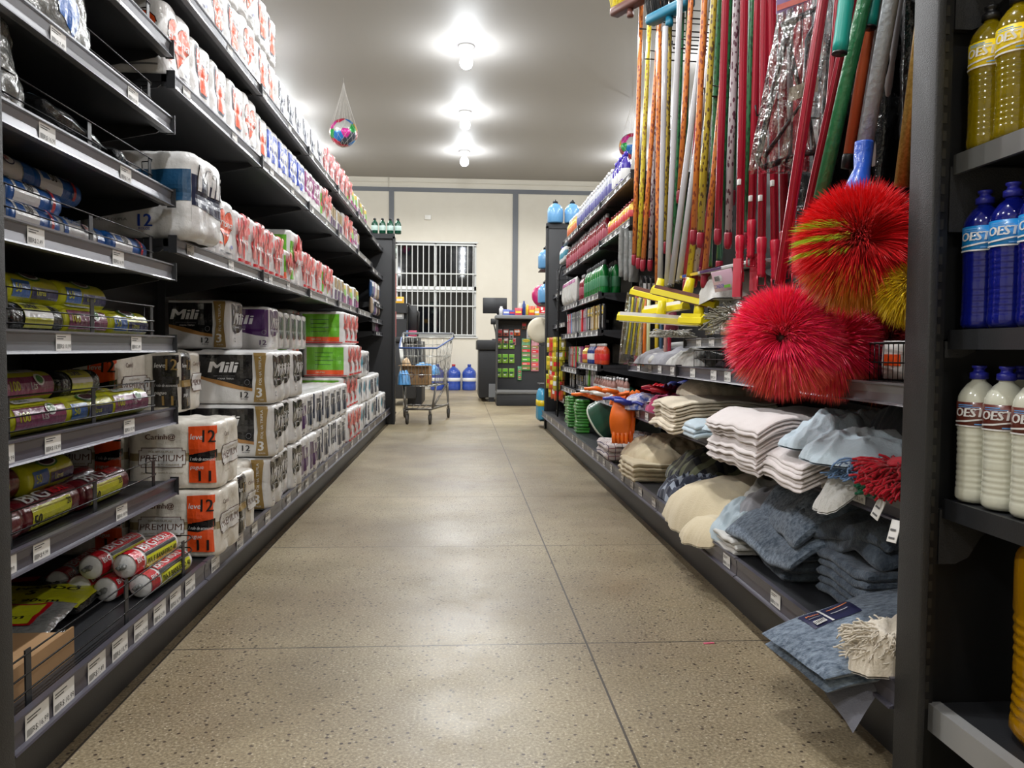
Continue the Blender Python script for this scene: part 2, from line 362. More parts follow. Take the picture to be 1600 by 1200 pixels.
def shelf(parent, side, xf, xb, y0, y1, zb, railh=.042, mat=None, tags=(), fence=None, ntag=None, clipend=True):
    """side=-1: left gondola (rail faces +X); side=1: right gondola"""
    s = 1 if side < 0 else -1
    mb = MB(); mb.box(xf, y0+.002, zb+.016, xb, y1-.002, zb+.038, steel)
    mb.box(xf, y0+.002, zb+.002, xf-s*.018, y1-.002, zb+.038, steel)
    for yy in (y0+.004, y1-.008): mb.prism([(xf-s*.01, zb+.016), (xf-s*.03, zb+.0), (xb, zb-.075), (xb, zb+.02)], yy, yy+.004, steel, 'y')
    o = mb.build('shelf', parent)
    r = MB(); pr = rail_profile(railh); r.prism([(xf+s*a, zb+b) for a, b in pr], y0+.004, y1-.004, mat or railm, 'y')
    if clipend:
        for yy in (y0+.001, y1-.005): r.box(xf-s*.004, yy, zb-.002, xf+s*.02, yy+.004, zb+railh+.004, steel)
    r.build('price_rail', o)
    for (yy, k) in tags:
        t = put(TAGS[k % 6], 'price_tag', o); t.location = (xf+s*.0085, yy if s > 0 else yy+.062, zb+.004+(railh-.042)*.4)
        if s < 0: t.rotation_euler = (0, 0, math.pi)
    if fence:
        fh, ws = fence; g = MB(); a = y0+.012; b = y1-.07
        for hh in ws: g.tube([(xf-s*.012, a, zb+.04+hh), (xf-s*.012, b-.02, zb+.04+hh), (xf-s*.02, b, zb+.04+hh), (xf-s*.05, b+.01, zb+.04+hh)], .0016, wirem, 5)
        g.tube([(xf-s*.05, b+.01, zb+.04+ws[0]), (xf-s*.05, b+.01, zb+.04+ws[-1])], .0016, wirem, 5)
        n = 3
        for i in range(n): yy = a+.19+(b-a-.22)*i/(n-1); g.box(xf-s*.0155, yy-.009, zb+.036, xf-s*.0135, yy+.009, zb+.04+fh, steel)
        g.build('wire_fence', o)
    return o
def rtags(y0, y1, n, seed):
    r = random.Random(seed); out = []; st = (y1-y0-.12)/n
    for i in range(n): out.append((y0+.03+st*i+r.uniform(0, st*.35), r.randrange(6)))
    return out
# ================================================================ left gondola
gl = thing('shelving_unit', 'long black shelving run on the left side holding paper rolls and bags', 'shelving', (-.735, 1.33, 0))
LB = -1.25; LY = [1.33+i*1.003 for i in range(8)]
gl.location = (0, 0, 0)
mb = MB(); mb.box(LB, 1.30, .0, LB+.02, 8.35, 2.08, inner); 
mb.box(LB-.04, 1.3, 0, LB, 8.35, 2.1, inner); mb.build('back_panel', gl)
for y in LY[1:]: mb = MB(); mb.box(LB+.02, y-.02, .1, LB+.05, y+.02, 2.1, steel); mb.build('upright', gl)
# base deck
mb = MB(); mb.box(-.78, 1.34, 0.0, -.84, 8.34, .1, steel); mb.box(-.745, 1.34, .135, LB+.02, 8.34, .165, steel); mb.build('base_deck', gl)
for i in range(7):
    y0, y1 = LY[i], LY[i+1]
    r = MB(); pr = rail_profile(.058); r.prism([(-.748+a, .117+b) for a, b in pr], y0+.003, y1-.003, rail_shade if i else rail_shade, 'y'); o = r.build('base_price_rail', gl)
    nt = [8, 4, 4, 3, 3, 2, 2][i]
    for (yy, k) in rtags(y0, y1, nt, 40+i):
        t = put(TAGS[k], 'price_tag', o, (-.748+.0085, yy, .122)); t.scale = (1, 1.25, 1.25)
# near module, seven close shelves
for j, zb in enumerate((.374, .578, .783, .986, 1.195, 1.40, 1.61, 1.81)):
    shelf(gl, -1, -.83, LB+.02, LY[0], LY[1], zb, .046, rail_shade if j < 2 else railm, [(LY[0]+.24+.37*i+.05*((j*7) % 3), (j+i) % 6) for i in range(2)]+([(LY[0]+.12, j % 6)] if j < 2 else []), ((.072, (.03, .072)) if j not in (1, 2) else (.085, (.018, .045, .085))))
for i in range(1, 7):
    y0, y1 = LY[i], LY[i+1]
    for zb, hh in ((1.068, 1), (1.53, 2), (1.82, 3)):
        z = zb if i < 6 else zb-.03
        shelf(gl, -1, -.83, LB+.02, y0, y1, z, .044, railm, rtags(y0, y1, 2, i*9+hh))
    if i == 6:
        for z in (.92, 1.2): shelf(gl, -1, -.83, LB+.02, y0+.35, y1, z, .036, railm, rtags(y0+.35, y1, 2, z*10))
# low fence of the base
g = MB()
for hh in (.03, .06, .095): g.tube([(-.755, 1.36, .165+hh), (-.755, 2.27, .165+hh), (-.77, 2.3, .165+hh), (-.81, 2.3, .165+hh)], .0018, wirem, 5)
for yy in (1.42, 1.83, 2.2): g.box(-.757, yy-.009, .15, -.754, yy+.009, .268, steel)
g.build('wire_fence', gl)
# end panels
def rail_panel(name, parent, x0, x1, y0, y1, h, mat): mb = MB(); mb.rbox(x0, y0, 0, x1, y1, h, mat, .004); return mb.build(name, parent)
rail_panel('end_panel', gl, -1.29, -.69, 8.352, 8.40, 1.96, panelf)
mb = MB(); mb.box(-1.29, 8.33, 1.93, -.69, 8.352, 1.98, panelf); mb.box(-.71, 8.33, 0, -.69, 8.352, 1.95, panelf); mb.build('end_trim', gl)
rail_panel('end_panel', gl, -1.29, -.728, 1.262, 1.328, 2.25, panel)
# ================================================================ right gondola
gr = thing('shelving_unit', 'long black shelving run on the right with cloths, brooms and bottles', 'shelving')
RB = 1.33; RY = [1.41]+[1.33+.94*i for i in range(1, 8)]
mb = MB(); mb.box(RB, 1.33, 0, RB+.05, 7.9, 2.15, inner); mb.box(RB, 1.33, 2.15, RB+.05, 4.15, 2.75, inner); mb.build('back_panel', gr)
for y in RY[1:]: mb = MB(); mb.box(RB-.03, y-.02, .1, RB, y+.02, 2.1, steel); mb.build('upright', gr)
mb = MB(); mb.box(.86, 1.42, 0.0, .9, 7.9, .11, steel); mb.box(.82, 1.42, .145, RB, 7.9, .18, steel); mb.build('base_deck', gr)
for i in range(7):
    y0, y1 = RY[i], RY[i+1]
    r = MB(); pr = rail_profile(.058); r.prism([(.823-a, .13+b) for a, b in pr], y0+.003, y1-.003, rail_shade, 'y'); o = r.build('base_price_rail', gr)
    for (yy, k) in rtags(y0, y1, [3, 4, 4, 4, 3, 2, 2][i], 70+i): t = put(TAGS[k], 'price_tag', o, (.823-.0085, yy+.062, .14)); t.rotation_euler = (0, 0, math.pi)
for i in range(3):
    y0, y1 = RY[i], RY[i+1]
    shelf(gr, 1, .9, RB, y0, y1, .455, .05, rail_shade, rtags(y0, y1, 4, 80+i))
    shelf(gr, 1, .9, RB, y0, y1, .69, .046, rail_shade if i else railm, rtags(y0, y1, 4, 90+i) if i else [])
shelf(gr, 1, .93, RB, RY[1]+.1, RY[2], .81, .036, railm, rtags(RY[1]+.1, RY[2], 5, 99))
for i in range(3, 7):
    y0, y1 = RY[i], RY[i+1]
    zs = {3: (.465, 1.455, 1.70), 4: (.49, .66, .89, 1.13, 1.44, 1.70), 5: (.44, .61, .89, 1.13, 1.44, 1.70), 6: (.32, .62, 1.0, 1.3)}[i]
    for k, z in enumerate(zs): shelf(gr, 1, .9 if i < 6 else .93, RB, y0, y1, z, .04, railm, rtags(y0, y1, 5 if k % 2 else 4, i*7+k))
rail_panel('end_panel', gr, .86, 1.38, 7.91, 7.96, 2.02, panelf)
mb = MB(); mb.box(.84, 7.9, 2.0, 1.38, 7.96, 2.05, panelf); mb.box(.84, 7.9, 0, .86, 7.965, 2.02, panelf); mb.build('end_trim', gr)
# near side panel, slotted upright and the shelves of the bay nearest the camera
mb = MB(); mb.rbox(.812, 1.335, 0, .828, 1.41, 2.3, panel, .003); mb.box(.828, 1.395, 0, RB+.05, 1.41, 2.3, inner); mb.build('end_panel', gr)
mb = MB(); mb.box(.834, 1.37, 0, .862, 1.394, 2.3, M('slot_black', (14, 14, 15), rough=.5))
for i in range(70): mb.box(.842, 1.3685, .15+i*.031, .854, 1.3705, .168+i*.031, M('slot_edge', (50, 47, 42), rough=.5))
mb.build('slotted_upright', gr)
mb = MB(); mb.box(RB, .55, 0, RB+.05, 1.395, 2.3, inner); mb.build('back_panel', gr)
def bracket(zt, hh=.11):
    p = [(.868, zt), (.868, zt-hh), (.90, zt-hh), (.925, zt-hh+.012), (.945, zt-hh+.045), (.965, zt-hh+.065), (1.0, zt-hh+.072), (RB, zt-hh+.072), (RB, zt)]
    m = MB(); m.prism(p, 1.375, 1.39, panel, 'y'); return m
for zt, hh, m_ in ((1.15, .115, M('lip_light', (88, 88, 86), rough=.4)), (.84, .03, steel), (.535, .10, steel), (.16, .02, M('lip_pale', (150, 150, 150), rough=.35))):
    s_ = MB(); s_.box(.88, .62, zt-.016, RB, 1.374, zt-.002, steel); s_.box(.872, .62, zt-.035, .88, 1.374, zt, m_)
    if zt < .2: s_.box(.855, .62, zt-.05, .872, 1.374, zt, m_)
    sh_ = s_.build('shelf', gr)
    if zt > .2: bracket(zt-.02, hh).build('bracket', sh_)
mb = bracket(1.50, .13); mb.box(.88, .62, 1.484, RB, 1.374, 1.498, steel); mb.build('shelf', gr)
# ================================================================ wrapped paper packs
def prof_in(s, L, r):
    m = min(s, L-s)
    return r-math.sqrt(max(0, r*r-(r-m)**2)) if m < r else 0.0
def pack_mesh(name, w, d, h, nw, nd, nh, base, front=(), side=(), r=.028, a=.0045, rv=.016, topm=None, seed=1):
    rr = random.Random(seed); ph = [rr.uniform(0, 6) for _ in range(6)]
    def fn(face):
        L, n = ((w, nw), (d, nd), (w, nw), (d, nd))[face]
        def f(s, t, off=0.0):
            s = min(max(s, .293*r), L-.293*r); t = min(max(t, 0), h)
            ins = prof_in(s, L, r)
            for k in range(1, n): ins += a*math.exp(-((s-k*L/n)/(.016))**2)
            vi = prof_in(t, h, rv)
            ce = min(1, min(s, L-s)/.04)
            for k in range(1, nh): vi += a*.8*math.exp(-((t-k*h/nh)/.012)**2)*ce
            vi += .0015*math.sin(ph[0]+s*60+t*35)*ce+.001*math.sin(ph[1]+t*90-s*30)*ce
            vi = max(vi, -.002)*1.0; m = vi if True else 0
            ss = m+(s*(L-2*m)/L) if t < rv or t > h-rv else s
            q = ins+m-off
            return ((-w+ss, q, t), (-q, ss, t), (-ss, d-q, t), (-w+q, d-ss, t))[face]
        return f
    mb = MB(); lim = .293*r; ts = [0, .1*rv, .3*rv, .6*rv, rv]
    K = 9*nh
    ts = ts+[rv+(h-2*rv)*i/K for i in range(1, K)]+[h-rv, h-.6*rv, h-.3*rv, h-.1*rv, h]
    for fc in range(4):
        L, n = ((w, nw), (d, nd), (w, nw), (d, nd))[fc]; f = fn(fc)
        ss = [lim, .5*r, .75*r, r]+[r+(L-2*r)*i/(9*n) for i in range(1, 9*n)]+[L-r, L-.75*r, L-.5*r, L-lim]
        vs = [f(s, t) for t in ts for s in ss]; m_ = len(ss)
        mb.add(vs, [(j*m_+i, j*m_+i+1, (j+1)*m_+i+1, (j+1)*m_+i) for j in range(len(ts)-1) for i in range(m_-1)], base, True)
        if fc == 0: ring = [f(s, h) for s in ss]
        else: ring += [f(s, h) for s in ss]
    def tp(u, v):
        x = -w+rv+(w-2*rv)*u; y = rv+(d-2*rv)*v; e = min(u, 1-u, v, 1-v)*8; e = min(1, e)
        b = 0
        b = .5-.5*abs(math.sin(math.pi*u*nw))*abs(math.sin(math.pi*v*nd))
        return (x, y, h-.001+e*(.006-.010*b+.002*math.sin(x*80+ph[2])+.002*math.sin(y*95+ph[3]+x*40)))
    mb.add(ring+[(-w/2, d/2, h)], [(i, (i+1) % len(ring), len(ring)) for i in range(len(ring))], topm or base, True)
    mb.grid(tp, 6*nw, 6*nd, topm or base)
    decals(mb, fn(0), front, .011, .011, off0=.0013, tcut=True); decals(mb, fn(1), side, .011, .011, off0=.0013, tcut=True)
    return mb.mesh(name)
Wh = W('white', (220, 219, 218)); Wbeige = W('pearl', (212, 206, 194), col2=(236, 231, 221), var=.5, vscale=40)
Wbk = W('black', (24, 23, 24), rough=.25); Wgold = W('gold', (146, 118, 62)); Wbr = W('bronze', (176, 128, 72))
Wor = W('orange', (236, 84, 30)); Wnavy = W('navy', (28, 40, 66)); Wblue = W('blue', (30, 70, 180)); Wpur = W('purple', (72, 30, 92)); Wmag = W('magenta', (140, 30, 110))
Wred = W('red', (208, 32, 44)); Wcor = W('coral', (226, 74, 72)); Wpink = W('pale_red', (232, 138, 130)); Wgr = W('green', (106, 182, 40)); Wdg = W('dark_green', (20, 70, 50)); Wteal = W('teal', (24, 140, 170)); Wyel = W('yellow', (232, 200, 60))
Wbrown = W('brown', (92, 58, 46)); Wtan = W('tan', (150, 134, 100)); Wgy = W('grey', (120, 120, 124)); Wlb = W('light_blue', (90, 150, 210)); Wpe = W('petrol', (28, 74, 110)); Wcream = W('cream', (224, 214, 186))
def plate(x0, y0, x1, y1, mat):
    c = .008; return poly([(x0+c, y0), (x1-c, y0), (x1-c, y0+c), (x1, y0+c), (x1, y1-c), (x1-c, y1-c), (x1-c, y1), (x0+c, y1), (x0+c, y1-c), (x0, y1-c), (x0, y0+c), (x0+c, y0+c)], mat)
def carinho_front(ox, main=Wor, tc=black, tw=Wh):
    return [rect(.0, .086, .27, .108, Wtan), plate(ox, .066, ox+.135, .125, Wbrown), plate(ox+.002, .068, ox+.133, .123, Wh), tex('PREMIUM', ox+.006, .085, .019, Wbrown, fit=.122, bold=.0),
            tex('FOLHAS DUPLAS', ox+.03, .11, .006, Wtan, fit=.07), tex('NEUTRO - ALTA QUALIDADE', ox+.018, .072, .005, Wtan, fit=.1),
            tex('Carinh@', ox+.022, .15, .016, Wbrown, fit=.085, bold=.03), tex('Papel de alta qualidade e bem-estar', ox+.01, .048, .005, Wtan, fit=.12),
            poly([(ox+.145, .02), (ox+.225, .02), (ox+.222, .08), (ox+.222, .165), (ox+.232, .172), (ox+.228, .192), (ox+.145, .188)], main),
            poly([(ox+.145, .082), (ox+.18, .08), (ox+.235, .1), (ox+.235, .122), (ox+.19, .112), (ox+.145, .104)], Wbk),
            tex('leve', ox+.15, .15, .016, tw, bold=.02, shear=.15, fit=.036), tex('12', ox+.187, .142, .037, tc if main is Wor else Wgold, bold=.02, fit=.036),
            tex('1 rolo de economia', ox+.149, .087, .010, tw, bold=.0, shear=.15, fit=.075), tex('pague', ox+.15, .062, .012, tw, bold=.02, shear=.15, fit=.04), tex('11', ox+.175, .026, .032, tc if main is Wor else Wgold, bold=.02, fit=.036)]
def carinho_side(black_band=False):
    it = [rect(.0, .086, .22, .108, Wtan), tex('Carinh@', .045, .155, .014, Wbrown, fit=.07, bold=.02), plate(.02, .066, .2, .128, Wbrown), plate(.022, .068, .198, .126, Wh), tex('PREMIUM', .03, .086, .022, Wbrown, fit=.16), tex('FOLHAS DUPLAS', .07, .113, .006, Wtan, fit=.08), tex('Papel de qualidade', .04, .046, .006, Wtan)]
    if black_band: it = [rect(.0, .086, .22, .108, Wtan), rect(.012, .0, .095, .205, Wbk), rect(.012, .085, .095, .107, Wgold), tex('leve', .016, .15, .014, Wh, fit=.03), tex('12', .048, .142, .034, Wgold, fit=.036), tex('pague', .018, .055, .012, Wh), tex('11', .045, .02, .03, Wgold), plate(.11, .066, .215, .128, Wbrown), plate(.112, .068, .213, .126, Wh), tex('PREMIUM', .116, .086, .02, Wbrown, fit=.094), tex('Carinh@', .12, .155, .013, Wbrown, fit=.07)]
    return it
def mili_front(c=Wbk, gold=True, w=.32, name='Mili'):
    w0 = w-.075 if gold else w
    top = [(0.0, .19), (w0, .19), (w0, .062), (w0*.8, .07), (w0*.55, .088), (w0*.3, .1), (0, .118)]
    it = []
    if gold: it.append(poly([(0, .124), (w0*.3, .106), (w0*.55, .093), (w0*.8, .076), (w0, .068), (w0, .05), (w0*.8, .056), (w0*.5, .072), (w0*.25, .092), (0, .108)], Wbr))
    it += [poly(top, c), tex(name, w0*.32, .122, .042, Wh, fit=w0*.42, bold=.06, shear=.25), tex('PERFUME CONFORTO', w0*.4, .106, .005, Wgy, fit=.08), tex('FOLHA TRIPLA', w0*.46, .095, .006, Wh, fit=.06, bold=.02),
           ell(w0*.1, .152, .013, .012, Wgy), ell(w0*.1, .152, .009, .008, Wh), ell(w0*.11, .118, .012, .007, Wh), ell(w0*.92, .084, .011, .011, Wgy), ell(w0*.92, .084, .009, .009, c), tex('12', w0-.045, .026, .022, c, bold=.03, fit=.03), tex('ROLOS', w0-.043, .018, .005, c, fit=.026)]
    if gold: it += [poly([(w0+.006, .008), (w0+.056, .008), (w0+.05, .06), (w0+.046, .1), (w0+.05, .15), (w0+.056, .198), (w0+.006, .198), (w0+.012, .15), (w0+.015, .1), (w0+.012, .06)], Wgold),
                    tex('FOLHA TRIPLA', w0+.036, .075, .010, Wh, rot=True, bold=.02, fit=.11), tex('3', w0+.018, .028, .036, Wh, bold=.04), tex('ROLOS', w0+.02, .016, .005, Wh, fit=.024)]
    return it
def mili_side(c=Wbk, d=.2, nm='Mili'):
    return [poly([(.018, .19), (.06, .18), (.14, .19), (.185, .18), (.185, .09), (.12, .07), (.05, .062), (.02, .075)], c), tex(nm, .05, .105, .05, Wh, fit=.12, bold=.025, shear=.25), ell(.035, .15, .01, .014, Wgy), ell(.05, .085, .01, .01, Wgy), tex('FOLHA TRIPLA', .07, .09, .005, Wh), tex('12', .03, .03, .018, c, bold=.02)]
def petals(cx, cy, L, n, mats, seed, squash=.25):
    r = random.Random(seed); out = []
    for i in range(n):
        a = 2*math.pi*i/n+r.uniform(-.2, .2); l = L*r.uniform(.7, 1.2); p = []
        for k in range(10):
            t = 2*math.pi*k/10; x = l/2+l/2*math.cos(t); y = l*squash*math.sin(t)
            p.append((cx+x*math.cos(a)-y*math.sin(a), cy+(x*math.sin(a)+y*math.cos(a))*1.15))
        out.append(('p', p, mats[i % len(mats)]))
    return out
def neve(L, h, bar=True, seed=3, green=False):
    rs_ = random.Random(seed); it = []
    for k in range(26):
        cx, cy, a, l, wd = L*rs_.uniform(.12, .9), h*rs_.uniform(.18, .88), rs_.uniform(-.6, .3), h*rs_.uniform(.07, .2), L*rs_.uniform(.025, .07); it.append(('p', [(cx+wd*math.cos(t)*math.cos(a)-l*math.sin(t)*math.sin(a), cy+wd*math.cos(t)*math.sin(a)+l*math.sin(t)*math.cos(a)) for t in [2*math.pi*q/10 for q in range(10)]], (Wcor, Wpink, Wred, Wcor)[k % 4]))
    it = [i_ for i_ in it if all(.01 < p[0] < L-.01 and .02 < p[1] < h-.01 for p in i_[1])]+[ell(L*.3, h*.55, L*.16, h*.10, Wcor)]+petals(L*.62, h*.7, L*.3, 6, [Wcor, Wpink, Wred], seed)
    it += [tex('Neve', L*.3, h*.42, h*.14, Wh, shear=.3, bold=.03, fit=L*.5)]
    if bar: it += [rect(.01, .012, L-.01, .024, Wred)]
    return it
def greenend(w, h, orange=True):
    it = [rect(w*.1, h*.22, w*.9, h*.92, Wgr)]
    for k in range(4): it.append(rect(w*.28, h*(.38+.12*k), w*(.62+.05*(k % 2)), h*(.39+.12*k)+.0012, Wdg))
    if orange: it += [rect(w*.1, h*.08, w*.9, h*.22, Wor), tex('NEUTRO', w*.3, h*.125, h*.05, Wcream)]
    it += [rect(.006, .006, w-.006, .013, Wred)]
    return it
def persona(L, h, word='ersonal', sc=1):
    return [heart(L*.5, h*.58, L*.40*sc, Wbk, 1.0*h/L*.85), heart(L*.5, h*.58, L*.385*sc, Wor, 1.0*h/L*.85), tex(word, L*.1, h*.56, h*.12, Wh, bold=.04, fit=L*.8), rect(L*.3, h*.42, L*.7, h*.5, Wor), rect(L*.32, h*.435, L*.62, h*.455, Wbrown), rect(L*.1, h*.24, L*.3, h*.275, Wor), ell(L*.78, h*.25, L*.07, h*.035, Wblue), rect(L*.12, h*.12, L*.9, h*.145, Wgy)]
def persona2(L, h, c=Wor):   # small-print pack with a slanting boot-like patch
    return [poly([(L*.2, h*.92), (L*.45, h*.86), (L*.55, h*.7), (L*.85, h*.66), (L*.86, h*.3), (L*.7, h*.18), (L*.5, h*.2), (L*.35, h*.45), (L*.16, h*.75)], Wnavy if c is Wor else c),
            poly([(L*.24, h*.86), (L*.45, h*.82), (L*.56, h*.66), (L*.82, h*.62), (L*.83, h*.33), (L*.68, h*.22), (L*.52, h*.25), (L*.38, h*.48), (L*.22, h*.74)], c), tex('Personal', L*.26, h*.74, h*.13, Wh, bold=.04, fit=L*.6, shear=-.1), tex('4', L*.14, h*.2, h*.08, Wgy), rect(L*.1, h*.08, L*.5, h*.1, Wgy)]
PACKS = {}
def P(key, desc, w, d, h, *a, **k): PACKS[key] = (desc, w, d, h, pack_mesh('toilet_paper_pack', w, d, h, *a, **k))
P('car', 'pearl paper pack with orange leve 12 panel', .27, .225, .203, 3, 2, 2, Wbeige, carinho_front(.035), carinho_side())
P('carb', 'pearl paper pack with black gold leve band', .27, .225, .203, 3, 2, 2, Wbeige, carinho_front(.035, Wbk), carinho_side(True))
P('mil', 'black white paper pack with gold band', .32, .205, .203, 3, 2, 2, Wh, mili_front(), mili_side())
P('milp', 'paper pack with big purple panel', .32, .205, .203, 3, 2, 2, Wh, mili_front(Wpur, False), mili_side(Wpur))
P('miln', 'paper pack with navy panel', .32, .205, .203, 3, 2, 2, Wh, mili_front(Wnavy, False), mili_side(Wnavy))
P('pur', 'white paper pack with purple side patch', .3, .2, .2, 3, 2, 2, Wh, mili_front(Wpur, False, .3), [poly([(.02, .165), (.13, .16), (.13, .04), (.02, .03)], Wpur), poly([(.06, .14), (.17, .15), (.18, .06), (.07, .05)], Wpur), tex('TT', .09, .1, .06, Wh, bold=.03), rect(.03, .015, .12, .022, Wgy)])
P('nav', 'white paper pack with navy side patch', .3, .2, .2, 3, 2, 2, Wh, mili_front(Wnavy, False, .3), [poly([(.02, .165), (.12, .16), (.135, .1), (.12, .035), (.02, .045)], Wnavy), poly([(.125, .1), (.18, .1), (.18, .04), (.12, .04)], Wgy), tex('TT', .04, .1, .04, Wh, bold=.03), tex('12', .1, .14, .04, Wnavy, bold=.03), rect(.03, .015, .12, .022, Wgy)])
P('gre', 'paper pack with green orange end panel', .3, .2, .215, 3, 2, 2, Wh, greenend(.3, .215), neve(.2, .215))
P('tea', 'white paper pack with round teal patches', .3, .22, .2, 3, 2, 2, Wh, [ell(.2, .1, .07, .06, Wteal)], [ell(.08, .12, .05, .05, Wteal), ell(.17, .1, .03, .07, Wnavy), tex('12', .05, .03, .03, Wbk)])
P('nv2', 'white pack with black green patches', .26, .13, .2, 3, 1, 2, Wh, [poly([(.16, .17), (.24, .16), (.24, .06), (.17, .05)], Wnavy)], [poly([(.02, .17), (.06, .16), (.06, .05), (.02, .06)], Wnavy), poly([(.06, .17), (.12, .16), (.12, .06), (.07, .05)], Wdg)])
P('mnb', 'large twelve roll pack with navy blue band', .34, .24, .255, 3, 2, 2, Wh, [poly([(0, .19), (.34, .2), (.34, .11), (0, .1)], Wpe), tex('12', .18, .035, .035, Wblue, bold=.03), tex('FOLHA DUPLA', .05, .05, .008, Wgy, fit=.1), tex('ROLOS', .182, .025, .007, Wblue)], [poly([(0, .19), (.24, .16), (.24, .08), (0, .1)], Wnavy), tex('Mili', .03, .14, .08, Wbk, fit=.19, bold=.045, shear=.1), tex('Mili', .035, .143, .075, Wh, fit=.18, bold=.05, shear=.1)], r=.04, rv=.03)
P('per', 'tall white pack with orange heart print', .2, .215, .215, 2, 2, 2, Wh, persona(.2, .215), persona(.215, .215))
P('per2', 'tall white pack with slanting orange patch', .2, .19, .2, 2, 2, 2, Wh, persona2(.2, .2), persona2(.19, .2))
P('perb', 'tall white pack with slanting grey patch', .2, .2, .2, 2, 2, 2, Wh, persona2(.2, .2, Wnavy), persona2(.2, .2, Wnavy))
P('nev', 'white pack with red flower print', .2, .2, .205, 2, 2, 2, Wh, neve(.2, .205, True, 5), neve(.2, .205, True, 9))
P('nevg', 'red flower pack with green stripe', .2, .2, .2, 2, 2, 2, Wh, greenend(.2, .2, False), [rect(.012, .03, .04, .15, Wgr)]+neve(.2, .2, False, 21))
P('nevt', 'tall flower pack with wide green edge', .2, .24, .275, 2, 2, 3, Wh, greenend(.2, .27, False), [rect(.012, .03, .06, .22, Wgr)]+neve(.24, .27, False, 33))
P('nevs', 'short flower pack with green orange stripe', .2, .16, .16, 2, 2, 2, Wh, greenend(.2, .16), [rect(.012, .05, .04, .13, Wgr), rect(.012, .02, .04, .05, Wor), rect(.01, .006, .15, .016, Wred)]+neve(.16, .16, False, 41))
P('sb', 'white paper pack with blue 60 print', .2, .2, .2, 2, 2, 2, Wh, [rect(.02, .05, .18, .18, Wblue)], [poly([(.01, .18), (.19, .175), (.19, .05), (.01, .06)], Wblue), tex('60', .03, .085, .07, Wh, bold=.04, fit=.14), tex('METROS', .05, .068, .012, Wh)])
P('sp', 'white paper pack with purple 60 print', .2, .22, .2, 2, 2, 2, Wh, [rect(.02, .05, .18, .18, Wmag)], [poly([(.01, .18), (.21, .175), (.21, .06), (.01, .07)], Wmag), tex('60', .05, .09, .065, Wh, bold=.04, fit=.14), rect(.03, .155, .12, .16, Wh)])
P('gp', 'slim pack with gold purple patches', .18, .13, .18, 2, 1, 1, Wh, [rect(.03, .09, .15, .16, Wgold)], [poly([(.015, .165), (.09, .16), (.09, .09), (.015, .1)], Wgold), rect(.015, .02, .09, .085, Wpur), rect(.1, .03, .12, .15, Wtan)])
P('yg', 'small pack with green yellow purple print', .18, .15, .17, 2, 1, 1, Wh, [rect(.02, .08, .16, .15, Wgr)], [rect(.01, .12, .14, .155, Wyel), rect(.01, .02, .14, .08, Wmag), ell(.07, .1, .05, .03, Wgr)])
counts = {}
def place_pack(key, X, Y, Z, where, group, rz=0, yoff=0):
    desc, w, d, h, me = PACKS[key]
    k = (key, where); counts[k] = counts.get(k, 0)+1
    o = put(me, 'toilet_paper_pack', None, (X, Y, Z), rz)
    o['n'] = counts[k]; todo.append((o, key, where, desc, group)); return o
todo = []
R1 = random.Random(12)
def j(a): return R1.uniform(-a, a)
def rowpacks(seq, y, X, Z, where, group, gap=.004, layers=1):
    for key in seq:
        desc, w, d, h, me = PACKS[key]
        for l in range(layers):
            place_pack(key, X-abs(j(.012))-l*.004, y+j(.002), Z+l*(h+.003), where+(', %s layer' % ('lower', 'upper')[l] if layers > 1 else ''), group, j(.02))
        y += d+gap
    return y
# --- base stacks (z from the deck up)
G0 = 'paper packs stacked on the base'
bz = .167; hh = .206
for X, nm in ((-.722, 'front'), (-1.0, 'back')):
    if nm == 'front':
        for l in range(2): place_pack('car', X+.004*l, 2.40+.012*l, bz+hh*l, 'front stack', G0, -.03+.05*l)
        place_pack('carb', X-.01, 2.655, bz, 'second column', G0, j(.02)); place_pack('car', -.80, 2.885, bz, 'low pack behind second column', G0, j(.02))
    else:
        for l in range(2): place_pack('car', X, 2.43, bz+hh*l, 'deep behind front stack', G0, j(.03))
place_pack('car', -1.01, 2.42, bz+2*hh, 'atop the deep stack', G0, .02)
place_pack('carb', -.92, 2.68, bz+2*hh, 'third level beside bay', G0, .03)
for l in range(2): place_pack('mil' if l else 'car', -1.02, 2.68, bz+hh*l, 'under the set-back third level', G0, 0)
y = 3.10
for c, key in enumerate(['mil', 'mil', 'mil']):
    for l in range(3): place_pack(key, -.735+j(.01)+(.01 if c == 0 else -.01), y+j(.006), bz+hh*l, '%s three-high column' % ('nearest', 'middle', 'farthest')[c], G0, j(.04))
    y += .212
place_pack('mil', -.95, 3.36, bz+hh*3+.004, 'topmost, set back', G0, .02)
place_pack('milp', -.885, 3.75, bz+hh*3+.004-.006, 'set back on top', G0, .02)
y = 3.735; i = 0
for key in ['pur', 'nav', 'nav', 'nav']:
    for l in range(2 if i else 2): place_pack(key if not (l == 0 and i == 1) else 'pur', -.745+j(.01), y, bz+.203*l, 'two-high run', G0, j(.03))
    if i < 5: place_pack('milp' if i < 1 else 'nv2', -.885, y+.02, bz+.203*2, 'set-back third level run', G0, j(.02))
    y += .205; i += 1
for k, yy in enumerate((3.98, 4.13, 4.28, 4.43, 4.58, 4.73)): place_pack('nv2', -.93, yy, bz+hh*3+.003, 'fourth level row', G0, j(.02))
y = 4.60
for key in ['miln', 'nav', 'nav']:
    for l in range(2): place_pack('nav' if l else key, -.745+j(.008), y, bz+.203*l, 'two-high run', G0, j(.02))
    y += .207
for yy in (5.27, ):
    for l in range(4): place_pack('gre', -1.05, yy-.25, bz+.218*l, 'inner tower', G0, j(.01))
